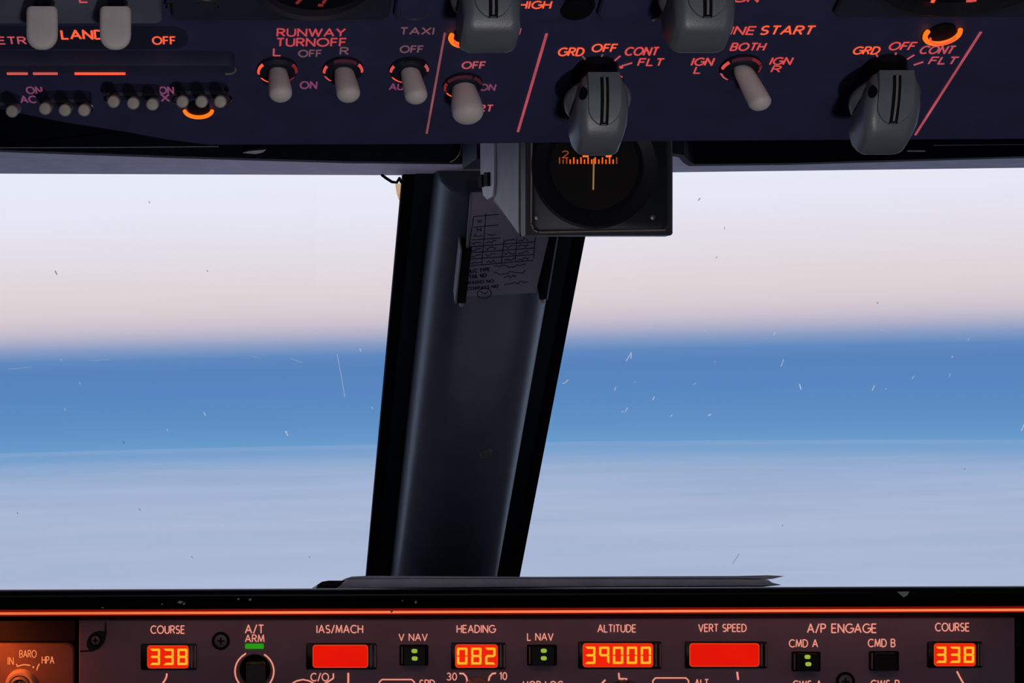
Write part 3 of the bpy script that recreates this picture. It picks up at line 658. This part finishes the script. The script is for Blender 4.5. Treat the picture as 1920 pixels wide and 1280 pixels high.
def gang(label, tips, clips=()):
    xm_ = sum(t_[0] for t_ in tips) / len(tips); ym_ = sum(t_[1] for t_ in tips) / len(tips)
    p = oh(xm_, ym_ - 22); o = thing('ganged_switch', label, 'switch', OF.w(p), OF.rot, 'ganged switch clusters')
    k = .000205
    x0 = oh(tips[0][0] - 13, ym_ - 9, .005).x - p.x; x1 = oh(tips[-1][0] + 13, ym_ - 9, .005).x - p.x
    yv = oh(xm_, ym_ - 9, .005).y - p.y
    MB().loft([rrect((x0 + x1) / 2, yv, x1 - x0, .0044, .0021, 0), rrect((x0 + x1) / 2, yv, x1 - x0, .0044, .0021, .004), rrect((x0 + x1) / 2, yv, x1 - x0 - .002, .0028, .0013, .005)]).build('housing', mat('gang_navy', (38, 40, 62), .6, .25), o)
    for x, y in tips:
        e_ = oh(x, y, .0125) - p; s_ = oh(x, y - 10, .006) - p
        m = MB(); rings = []
        ax = (e_ - s_).normalized()
        # stub lying along its own axis, end cap turned towards the seats
        side_ = Vector((1, 0, 0)); upv = Vector((0, 1, .35)).normalized(); out_ = Vector((0, .78, .62)).normalized()
        for (f_, rad) in ((-.012, 10), (-.002, 11.5), (.0005, 12), (.0012, 11.4), (.0016, 9.5), (.0017, 6)):
            c_ = Vector((e_.x, e_.y, e_.z)) + out_ * f_; vv = out_.cross(side_).normalized()
            rings.append([c_ + (side_ * math.cos(2 * math.pi * i / 24) + vv * math.sin(2 * math.pi * i / 24)) * rad * k for i in range(24)])
        m.loft(rings).build('lever_tip', TIPM, o)
    for x, y, r, a0, a1 in clips:
        q = oh(x, y, .007) - p; MB().arc(q.x, q.y, r * k, .007, a0, a1, .0006, 10).build('clip', CHROME, o)
    return o
gang('cluster of small grey-tipped levers at the far left edge below the bar', [(-63, 213), (-20, 211), (23, 208)])
gang('cluster of three grey-tipped levers right of the letters AC', [(85, 203), (122, 206), (158, 206)], ((158, 202, 15, -60, 60),))
gang('cluster of three dull grey-tipped levers left of the letter X', [(213, 190), (250, 193), (286, 195)], ((213, 184, 16, 110, 220),))
gang('cluster of three levers above the glowing orange crescent', [(342, 190), (378, 190), (413, 190)], ((340, 186, 16, 120, 230), (417, 184, 16, -50, 60)))

def lamp(label, xc, yc, r, a0, a1, tr_, cap=.8, core=True):
    k = .000203; p = oh(xc, yc); o = thing('indicator_lamp', label, 'lamp', OF.w(p), OF.rot, 'glowing ring lamps')
    MB().cyl(0, 0, r * k * cap, 0, .0012, 30, .0004).build('cap', SOOT, o)
    MB().arc(0, 0, r * k, .0016, a0, a1, tr_, 26).build('lit_ring', ARC, o)
    if core: MB().arc(0, 0, r * k * .74, .003, a0 + 25, a1 - 25, tr_ * .45, 16).build('inner_ring', ARCR, o)
lamp('orange crescent lamp under the right hand lever cluster', 372, 199, 27, 190, 350, .00080, core=False)
lamp('orange crescent lamp tucked behind the grey knob left of APU', 872, 63, 26, 165, 350, .0010)
lamp('bright orange ring lamp right of OFF above CONT', 1766, 57, 30, 165, 385, .0009)

def selector(label, base, tip, wpx=(95, 72), Lk=.030, skirt=62):
    k = .000205; p = oh(*base); o = thing('selector_knob', label, 'knob', OF.w(p), OF.rot, 'grey selector knobs')
    d = oh(tip[0], tip[1], Lk) - p
    def off(h): return d.x * h / Lk, d.y * h / Lk
    MB().loft([circ(0, 0, .0082, 0, 32), circ(*off(.010), .0078, .010, 32)]).build('shaft', SOOT, o)
    s0, s1 = .0100, .0150; R_ = skirt * k
    MB().loft([circ(*off(s0), R_ * .90, s0, 48), circ(*off(s0 + .001), R_ * .98, s0 + .001, 48), circ(*off(s0 + .002), R_, s0 + .002, 48), circ(*off(s1 - .001), R_ * .96, s1 - .001, 48), circ(*off(s1), R_ * .88, s1, 48)]).build('skirt', KNOB, o)
    w0, w1 = wpx[0] * k, wpx[1] * k
    sec = [(s0 - .0004, w0 * .80, .0268), (s1, w0 * .97, .0270), (.020, w0, .0250), (.0250, w0 * .95, .0205), (.0278, w1 * 1.12, .0165), (.0293, w1 * 1.03, .0136), (Lk, w1 * .92, .0105)]
    MB().loft([rrect(*off(h), w, dd, (.0050, .0050, .0045, .0040, .0035, .0035, .0030)[i], h, 6) for i, (h, w, dd) in enumerate(sec)]).build('grip', KNOB, o)
    def depth(h):
        for (a_, b_) in zip(sec[:-1], sec[1:]):
            if a_[0] <= h <= b_[0]: return a_[2] + (b_[2] - a_[2]) * (h - a_[0]) / (b_[0] - a_[0])
        return sec[-1][2]
    # raised pointer plate with a U-shaped foot, black slot, pale line
    pw = w0 * .66; rings = []; HU = .0215; HV = .0052
    hs = [s0 - .0004, s1, .018, HU] + [HU + HV * math.sin(R(a_)) for a_ in (20, 40, 60, 75, 84)]
    for h in hs:
        ww = pw if h <= HU else pw * math.sqrt(max(.004, 1 - ((h - HU) / HV) ** 2)); ox, oy = off(h); dv = depth(h) / 2
        rings.append([(ox - ww / 2, oy + dv - .002, h), (ox + ww / 2, oy + dv - .002, h), (ox + ww / 2 * .92, oy + dv + .0008, h), (ox - ww / 2 * .92, oy + dv + .0008, h)])
    MB().loft(rings).build('pointer_plate', KNOB, o)
    def strip(wd, up0, up1, ha, hb, nm, m):
        rg = []
        for i in range(9):
            h = ha + (hb - ha) * i / 8; ox, oy = off(h); dv = depth(h) / 2 + .0008
            rg.append([(ox - wd / 2, oy + dv + up0, h), (ox + wd / 2, oy + dv + up0, h), (ox + wd / 2, oy + dv + up1, h), (ox - wd / 2, oy + dv + up1, h)])
        MB().loft(rg).build(nm, m, o)
    strip(.0031, -.002, .0002, s0 - .0005, .0266, 'pointer_slot', SOOT)
    strip(.0008, -.001, .0005, s0 - .0005, .0262, 'pointer_line', mat('line_grey', (120, 118, 124), .5))
    ox, oy = off(.0165); q = MB(); yy = oy + depth(.0165) / 2
    q.loft([[(ox - w0 * .39 + .0014 * math.cos(2 * math.pi * i / 16), yy + f_, .0165 + .0022 * math.sin(2 * math.pi * i / 16)) for i in range(16)] for f_ in (-.003, .0002)]).build('set_screw', SOOT, o)
    return o
selector('grey engine start knob below GRD OFF CONT, in front of the compass', (1117, 128), (1124, 277))
selector('grey engine start knob at right between GRD and the slanted pink line', (1658, 124), (1658, 275), (104, 78), .030, 64)
selector('grey knob cut by the top edge, left of the word HIGH', (908, -68), (919, 81), (99, 86))
selector('grey knob cut by the top edge, above BOTH and the ignition toggle', (1296, -68), (1316, 81), (103, 84))

# ------------------------------------------------------------------ glareshield
KT = .0036
def gz(x, z): return z + KT * (x - 0.0)
gs = thing('glareshield', 'long black glareshield under the windshield with a glowing orange edge', 'glareshield', (CX, 1.4, ZC - .26))
prof = [(1.56, -.2302), (1.21, -.1691)] + [(1.1972 - .0044 * math.sin(R(a)), -.1669 - .0046 * (1 - math.cos(R(a)))) for a in range(0, 91, 9)]
prof += [(1.1958, -.1798), (1.1966, -.1806), (1.205, -.1812), (1.26, -.193), (1.56, -.26)]
rings = []
for X in (XL, -.2, .2, .6, XR): rings.append([(X - CX, y - 1.4, gz(X, z) + .26) for y, z in prof])
MB().loft(rings).build('body', GLARE, gs)
def gstrip(y0, py0, py1, m, nm, par, dz=0):
    rg = []
    for X in (XL, .2, XR):
        z0 = gz(X, -(py1 - 640) / F * y0) + .26; z1 = gz(X, -(py0 - 640) / F * y0) + .26
        rg.append([(X - CX, y0 - 1.4, z0), (X - CX, y0 - 1.4 + .004, z0), (X - CX, y0 - 1.4 + .004, z1), (X - CX, y0 - 1.4, z1)])
    return MB().loft(rg).build(nm, m, par)
st = gstrip(1.1975, 1143.2, 1153.2, STRIP2, 'light_strip', gs)
gstrip(1.1970, 1146.2, 1150.6, STRIP, 'strip_core', st)
for x, y, w, h in ((338, 1129, 11, 6), (345, 1132, 5, 5), (447, 1123, 5, 4), (469, 1124, 6, 5), (192, 1140, 5, 2), (755, 1126, 3, 3), (780, 1129, 5, 6), (304, 1133, 4, 3), (735, 1148, 5, 4)):
    q = P(x, y, 1.1930) - Vector((CX, 1.4, ZC - .26)); k = 1.19 / F; q.y += max(0, (-.0885 - q.z - .26 + .177)) * 0 + max(0, -(q.z - .26) - .1715) * .35
    if y > 1145: q.y = 1.1966 - 1.4
    MB().loft([[(q.x - w * k / 2, q.y + .003, q.z - h * k * .2), (q.x + w * k * .1, q.y + .003, q.z - h * k / 2), (q.x + w * k / 2, q.y + .003, q.z + h * k * .3), (q.x - w * k * .2, q.y + .003, q.z + h * k / 2)],
               [(q.x - w * k / 2, q.y - .0006, q.z - h * k * .2), (q.x + w * k * .1, q.y - .0006, q.z - h * k / 2), (q.x + w * k / 2, q.y - .0006, q.z + h * k * .3), (q.x - w * k * .2, q.y - .0006, q.z + h * k / 2)]]).build('paint_chip', CHIP, gs)
q0 = Vector((CX, 1.4, ZC - .26))
MB().loft([[P(x, y, 1.197) - q0 for x, y in ((1682, 1109), (1705, 1108.5), (1701, 1116), (1694, 1119.5))], [P(x, y, 1.1926) - q0 for x, y in ((1682, 1109), (1705, 1108.5), (1701, 1116), (1694, 1119.5))]]).build('paint_chip', CHIP, gs)

# folder and papers on the glareshield
def flat(name, label, cat, outline, y0, depth, m, slope=-.17, group=None):
    c = P(outline[0][0], outline[0][1], y0); front = [P(x, y, y0) - c for x, y in outline]
    back = [p + Vector((0, depth, depth * slope)) for p in front]
    o = MB().loft([front, back]).build(name, m, loc=c); return tag(o, label, cat, group)
flat('folder', 'black rounded folder end poking out at the left end of the grey documents', 'folder', [(593, 1102.5), (596, 1095), (604, 1090), (616, 1088), (648, 1088), (629, 1102.3)], 1.2215, .2, FOLDER)
flat('document_stack', 'thick grey stack of documents on the glareshield below the post', 'documents', [(631, 1102), (640, 1096), (652, 1087), (664, 1084.8), (1000, 1084.8), (1380, 1085.5), (1440, 1086.5), (1448, 1092), (1466, 1096.2), (1430, 1097.6), (1000, 1099.5)], 1.2215, .19, PAPER)
flat('paper_sheet', 'top grey paper sheets with the right end curling up to a point', 'paper', [(648, 1084.0), (660, 1080.5), (690, 1079), (1000, 1081), (1380, 1079.4), (1440, 1078), (1471, 1079.6), (1450, 1084.6), (1400, 1083.9), (1000, 1083.9), (700, 1083.8)], 1.2215, .19, mat('paper_light', (226, 220, 232), .7, .2))

# ------------------------------------------------------------------ mode control panel
MD = 1.25
MF = Frame(P(1027, 1250, MD), R(90))
def mq(x, y, h=0.0): return MF.px(x, y, h)
ip = thing('instrument_panel', 'dark recessed instrument panel behind the control panels', 'panel', (CX, 1.3, ZC - .5))
MB().box(XL - CX, XR - CX, -.022, .0, -.48, .2945).build('panel_board', SOOT, ip)
MB().loft([[P(x, y, 1.268) - ip.location for x, y in ((-400, 1166), (141, 1163), (141, 1201), (-400, 1204))], [P(x, y, 1.276) - ip.location for x, y in ((-400, 1166), (141, 1163), (141, 1201), (-400, 1204))]]).build('upper_ledge', mat('ledge', (26, 22, 32), .7, .2), ip)
mcp = thing('mode_control_panel', 'long grey autopilot control panel with red displays and salmon lettering', 'control panel', MF.O, MF.rot)
face = [(148, 1163), (600, 1162), (1904, 1158), (1904, 1400), (148, 1400)]
MB().prism([tuple(mq(*q)[:2]) for q in face], -.022, 0, .001).build('faceplate', MCPM, mcp)
def ml(s, x0, x1, yb_, yt_, m=T_MCP, yb1=None, wt=.14, gap=.24): legend(MF, mcp, s, x0, x1, yb_, yt_, m, wt=wt, z=.0001, yb1=yb1, gap=gap)
ml('COURSE', 283, 346, 1187, 1173); ml('A/T', 460, 494, 1186.5, 1171.5); ml('ARM', 460, 495, 1203, 1190); ml('IAS/MACH', 594, 680, 1186, 1172); ml('C/O', 583, 616, 1276, 1262)
ml('V NAV', 748, 801, 1200.5, 1188); ml('HEADING', 857, 928, 1185.5, 1172); ml('30', 838, 856, 1274.5, 1261.5); ml('10', 937, 950, 1273.5, 1260.5); ml('L NAV', 989, 1037, 1200, 1187)
ml('ALTITUDE', 1121, 1192, 1184.5, 1171); ml('VERT SPEED', 1310, 1399, 1183.5, 1170); ml('A/P ENGAGE', 1514, 1643, 1185.5, 1169.5); ml('CMD A', 1480, 1533, 1212.5, 1199); ml('CMD B', 1628, 1678, 1212, 1198)
ml('COURSE', 1754, 1817, 1182.5, 1168); ml('SPD', 787, 815, 1288, 1274.5); ml('VOR LOC', 981, 1055, 1291, 1277); ml('ALT', 1303, 1328, 1287, 1273.5); ml('CWS A', 1487, 1540, 1290, 1276); ml('CWS B', 1633, 1686, 1289, 1275)
def mline(pts, w=3.2, nm='index_mark', m=T_MCP):
    return MB().ribbon([mq(*q) for q in pts], w * .000376, .0001, .0003).build(nm, m, mcp)
mline([(313, 1262), (312, 1269), (309, 1275), (304, 1282)]); mline([(625, 1262), (625, 1271), (616, 1277), (608, 1281)], 2.6); mline([(653, 1261), (653, 1284)], 3.4)
mline([(861, 1262), (869, 1262.5), (874, 1268), (876, 1276), (874, 1284)], 3); mline([(930, 1261.5), (923, 1262.5), (918, 1268), (916, 1276)], 3)
mline([(1160, 1261), (1161, 1272), (1176, 1272.5)], 3); mline([(1135, 1274), (1127, 1282)], 3); mline([(1382, 1259), (1384, 1274)], 3.4)
mline([(1794, 1258), (1799, 1268), (1808, 1284)], 3)
mline([(544, 1283), (556, 1276), (568, 1273.5), (580, 1276), (592, 1283)], 2.4)
for x0, x1, yt_ in ((711, 777, 1273.5), (1224, 1291, 1270.5)):
    mline([(x0, 1312), (x0, yt_ + 5), (x0 + 5, yt_), (x1 - 5, yt_), (x1, yt_ + 5), (x1, 1312)], 2.4, 'button_outline')
mline([(461, 1224)] + [(477 + 36.5 * math.sin(R(a)), 1258 - 36.5 * math.cos(R(a))) for a in range(-30, -331, -12)] + [(494, 1224)][:0], 2.8, 'switch_outline')
gb_ = mq(477, 1211); MB().loft([rrect(gb_.x, gb_.y, 35 * .000376, 9.5 * .000376, .0008, .0), rrect(gb_.x, gb_.y, 35 * .000376, 9.5 * .000376, .0008, .0006)]).build('status_light', GREEN, mcp)
SCR = mat('screw_dark', (120, 116, 114))
def mscrew(x, y, r, par=None):
    q = mq(x, y); k = .000376; par = par or mcp
    s_ = MB(); s_.ring(q.x, q.y, r * k, r * k * .72, -.001, .0004, 30)
    o = s_.build('screw_seat', SOOT, par)
    s2 = MB(); s2.cyl(q.x, q.y, r * k * .72, -.002, .0005, 24, .0006); o2 = s2.build('screw', mat('screw_grey', (112, 104, 108), .4, .5), par)
    MB().box(q.x - r * k * .4, q.x + r * k * .4, q.y - .0005, q.y + .0005, .0004, .0007).box(q.x - .0005, q.x + .0005, q.y - r * k * .4, q.y + r * k * .4, .0004, .0007).build('cross_slot', SOOT, o2)
mscrew(414, 1201, 17); mscrew(1585, 1277, 18)
def corner(pts):
    MB().prism([tuple(mq(*q)[:2]) for q in pts], -.002, .0003).build('corner_recess', BLACK, mcp)
MB().prism([tuple(mq(*q)[:2]) for q in ((150, 1166), (199, 1165), (200, 1188), (196, 1204), (187, 1215), (174, 1221), (150, 1222))], -.002, .0002).build('corner_recess', BLACK, mcp)
MB().prism([tuple(mq(*q)[:2]) for q in ((150, 1168), (153, 1166), (197, 1165), (196, 1184), (186, 1182), (176, 1185), (168, 1192), (163, 1201), (163, 1211), (167, 1218), (150, 1219))], .0001, .0006, .0003).build('corner_lug', MCPM, mcp)
mscrew(179, 1200, 12)
MB().ribbon([mq(201, 1166), mq(202, 1188), mq(198, 1205), mq(189, 1217)], .0006, .0001, .0004).build('recess_edge', mat('edge_grey', (150, 128, 128), .4), mcp)
corner([(1904, 1162), (1904, 1212), (1914, 1212), (1914, 1162)])
# red displays
SEG = {'0': 'abcdef', '2': 'abged', '3': 'abgcd', '8': 'abcdefg', '9': 'abcfg'}
def display(label, x0, x1, y0, y1, s, xd0=None, xd1=None, ljamb=12, rl=(4, 10)):
    q0, q1 = mq(x0 - ljamb, y1 + 3), mq(x1 + rl[1] + 4, y0 - 3)
    cx, cy, w, h = (q0.x + q1.x) / 2, (q0.y + q1.y) / 2, q1.x - q0.x, q1.y - q0.y
    o = MB().loft([rrect(cx, cy, w, h, .0012, -.002), rrect(cx, cy, w, h, .0012, .0006), rrect(cx, cy, w - .0008, h - .0008, .001, .0009)]).build('display_window', mat('display_black', (22, 14, 20), .35, .45), mcp)
    a, b = mq(x0, y1), mq(x1, y0)
    cx, cy, w, h = (a.x + b.x) / 2, (a.y + b.y) / 2, b.x - a.x, b.y - a.y
    MB().loft([rrect(cx, cy, w, h, .0022, .0009), rrect(cx, cy, w, h, .0022, .0013)]).build('display_rim', glow('screen_rim', (214, 62, 24), 1.0), o)
    k = .000376
    MB().loft([rrect(cx, cy, w - 3.5 * k, h - 3.5 * k, .002, .0012), rrect(cx, cy, w - 3.5 * k, h - 3.5 * k, .002, .0015)]).build('screen', SCREEN if not s else SCREEN2, o)
    for dx in rl:
        p, r_ = mq(x1 + dx, y1 - 1), mq(x1 + dx + 2.6, y0 + 1)
        MB().box(p.x, r_.x, p.y, r_.y, .0006, .0014).build('window_edge', mat('edge_grey', (150, 128, 128), .4), o)
    if s:
        n = len(s); pitch = (xd1 - xd0) / n; dw = pitch * .74; yt_, yb_ = y0 + 6.0, y1 - 6.5; ym_ = (yt_ + yb_) / 2; g = .9; t_ = 4.2
        for i, ch in enumerate(s):
            X0 = xd0 + pitch * i + (pitch - dw) / 2; X1 = X0 + dw; m = MB()
            seg = {'a': [(X0, yt_), (X1 - .6, yt_), (X1 - t_, yt_ + t_), (X0 + t_, yt_ + t_)], 'd': [(X0 + t_, yb_ - t_), (X1 - t_, yb_ - t_), (X1 - .6, yb_), (X0, yb_)],
                   'g': [(X0 + 1, ym_), (X0 + t_, ym_ - t_ / 2), (X1 - t_, ym_ - t_ / 2), (X1 - 1, ym_), (X1 - t_, ym_ + t_ / 2), (X0 + t_, ym_ + t_ / 2)],
                   'f': [(X0, yt_ + g), (X0 + t_, yt_ + t_), (X0 + t_, ym_ - 1.4), (X0, ym_ - .8)], 'e': [(X0, ym_ + .8), (X0 + t_, ym_ + 1.4), (X0 + t_, yb_ - t_), (X0, yb_ - g)],
                   'b': [(X1 - t_, yt_ + t_), (X1, yt_ + g), (X1, ym_ - .8), (X1 - t_, ym_ - 1.4)], 'c': [(X1 - t_, ym_ + 1.4), (X1, ym_ + .8), (X1, yb_ - g), (X1 - t_, yb_ - t_)]}
            for c_ in SEG[ch]: m.prism([tuple(mq(*p)[:2]) for p in seg[c_]], .0015, .0018)
            m.build('digit', DIGIT, o)
    o['label'] = label
display('red display reading 338 under the left COURSE', 276, 354, 1209, 1252, '338', 278, 355, rl=(4, 11))
display('blank red display under IAS/MACH', 586, 690, 1208, 1251, '', rl=(4, 12))
display('red display reading 082 under HEADING', 853, 933, 1207, 1251, '082', 853, 932, ljamb=7, rl=(4, 11))
display('red display reading 39000 under ALTITUDE', 1092, 1224, 1205, 1250, '39000', 1093, 1223, ljamb=8, rl=(4, 12))
display('blank red display under VERT SPEED', 1292, 1423, 1205, 1249, '', ljamb=8, rl=(3, 11))
display('red display reading 338 under the right COURSE', 1750, 1828, 1205, 1248, '338', 1750, 1828, rl=(4, 9))

def button(label, x0, x1, y0, y1, dots):
    p = mq((x0 + x1) / 2, (y0 + y1) / 2); o = thing('push_button', label, 'button', MF.w(p), MF.rot, 'black push buttons')
    k = .000376; w, h = (x1 - x0) * k, (y1 - y0) * k
    MB().loft([rrect(0, 0, w, h, .001, -.001), rrect(0, 0, w, h, .001, .0006)]).build('button_well', SOOT, o)
    MB().loft([rrect(0, 0, w * .74, h * .9, .001, .0), rrect(0, 0, w * .74, h * .9, .001, .004), rrect(0, 0, w * .70, h * .84, .001, .0046)]).build('button_cap', mat('cap_black', (18, 20, 24), .4, .4), o)
    MB().box(-w * .44, -w * .40, -h * .4, h * .4, .0004, .0022).build('well_edge', mat('edge_grey', (150, 128, 128)), o)
    for (x, y) in dots:
        q = mq(x, y, .0046) - p; MB().loft([rrect(q.x, q.y, 11 * k, 7.6 * k, .0013, .0044), rrect(q.x, q.y, 11 * k, 7.6 * k, .0013, .005)]).build('status_light', GREEN2, o)
button('black button with two green lights under V NAV', 749, 803, 1208, 1247, ((777, 1220), (777.5, 1234)))
button('black button with two green lights under L NAV', 988, 1044, 1208, 1247, ((1019.5, 1219.5), (1019.5, 1233.5)))
button('black button with two green lights under CMD A', 1484, 1538, 1221, 1258, ((1514, 1231), (1515.5, 1244.5)))
button('dark unlit black button under CMD B', 1629, 1685, 1220, 1257, ())

p = mq(478, 1255); at = thing('lever_switch', 'square black lever switch below the green light', 'switch', MF.w(p), MF.rot)
MB().cyl(0, 0, 29 * .000376, -.001, .0008, 40).build('switch_well', SOOT, at)
MB().loft([rrect(.0006, -.002, .0135, .0175, .002, .0), rrect(.0006, -.002, .0135, .0175, .002, .011), rrect(.0006, -.002, .0118, .0155, .002, .0125)]).build('lever_cap', mat('cap_soft_black', (46, 40, 42), .35, .5), at)
def knob(label, x, y, r, m, name='rotary_knob'):
    p = mq(x, y); o = thing(name, label, 'knob', MF.w(p), MF.rot, 'rotary knobs'); k = .000376 * r
    MB().loft([circ(0, 0, k, 0, 40), circ(0, 0, k, .010, 40), circ(0, 0, k * .93, .0125, 40), circ(0, 0, k * .7, .013, 40)]).build('knob_body', m, o)
    m2 = MB()
    for i in range(20):
        a = 2 * math.pi * i / 20; m2.loft([circ(k * math.cos(a), k * math.sin(a), k * .06, .001, 8), circ(k * math.cos(a), k * math.sin(a), k * .06, .0105, 8)])
    m2.build('knurling', m, o); return o
knob('grey knob top showing between 30 and 10 under HEADING', 894, 1291, 23, mat('knob_warm', (130, 112, 112), .45))
knob('dark knob top showing under the ALTITUDE display', 1170, 1304, 30, mat('knob_dark', (62, 56, 62), .45))

# ------------------------------------------------------------------ barometer panel at the left
BF = Frame(P(60, 1240, 1.262), R(90))
bp = thing('barometer_unit', 'barometer setting panel glowing orange at the lower left', 'control panel', BF.O, BF.rot)
c0, c1 = BF.px(-420, 1400), BF.px(139, 1206.5)
MB().loft([rrect((c0.x + c1.x) / 2, (c0.y + c1.y) / 2, c1.x - c0.x, c1.y - c0.y, .005, -.006, 6), rrect((c0.x + c1.x) / 2, (c0.y + c1.y) / 2, c1.x - c0.x, c1.y - c0.y, .005, -.0012, 6), rrect((c0.x + c1.x) / 2, (c0.y + c1.y) / 2, c1.x - c0.x - .002, c1.y - c0.y - .002, .005, 0, 6)]).build('faceplate', mat('baro_face', (112, 88, 84), .55, .35, bump=.2), bp)
for a in (('BARO', 37, 68, 1232, 1219), ('IN', 15, 25, 1245.5, 1232), ('HPA', 79, 101, 1243.5, 1230.5)): legend(BF, bp, *a, T_ORG, z=.0001, wt=.12)
for pts, w in (([(31, 1244), (32.5, 1249), (38, 1247), (46, 1245.5), (57, 1247)], 2.2), ([(61, 1250), (64, 1250.5)], 3), ([(74, 1244), (71, 1249), (69, 1256)], 2.2)):
    MB().ribbon([BF.px(*q) for q in pts], w * .00038, .0001, .0003).build('index_mark', T_ORG, bp)
p = BF.px(40, 1282); bk = thing('pressure_knob', 'round knob with a pale rim and dark STD button below BARO', 'knob', BF.w(p), BF.rot); k = .00038
MB().loft([circ(0, 0, 29 * k, 0, 44), circ(0, 0, 28 * k, .008, 44), circ(0, 0, 25.5 * k, .0098, 44), circ(0, 0, 21 * k, .0098, 44), circ(0, 0, 20.5 * k, .006, 44)]).build('outer_ring', BEIGE, bk)
MB().loft([circ(0, 0, 21 * k, .002, 40), circ(0, 0, 20 * k, .0075, 40), circ(0, 0, 18.5 * k, .011, 40), circ(0, 0, 14.5 * k, .0118, 40), circ(0, 0, 14 * k, .010, 40)]).build('inner_ring', mat('inner_grey', (120, 112, 116), .35, .5), bk)
bt = MB().cyl(0, 0, 14.3 * k, .004, .0108, 36, .0006).build('button', BLACK, bk)
text_mb('STD', (-10 * k, -1 * k), (10 * k, -1 * k), 10.5 * k, .15, .0108).build('lettering', mat('legend_grey', (150, 150, 146), .5), bt)
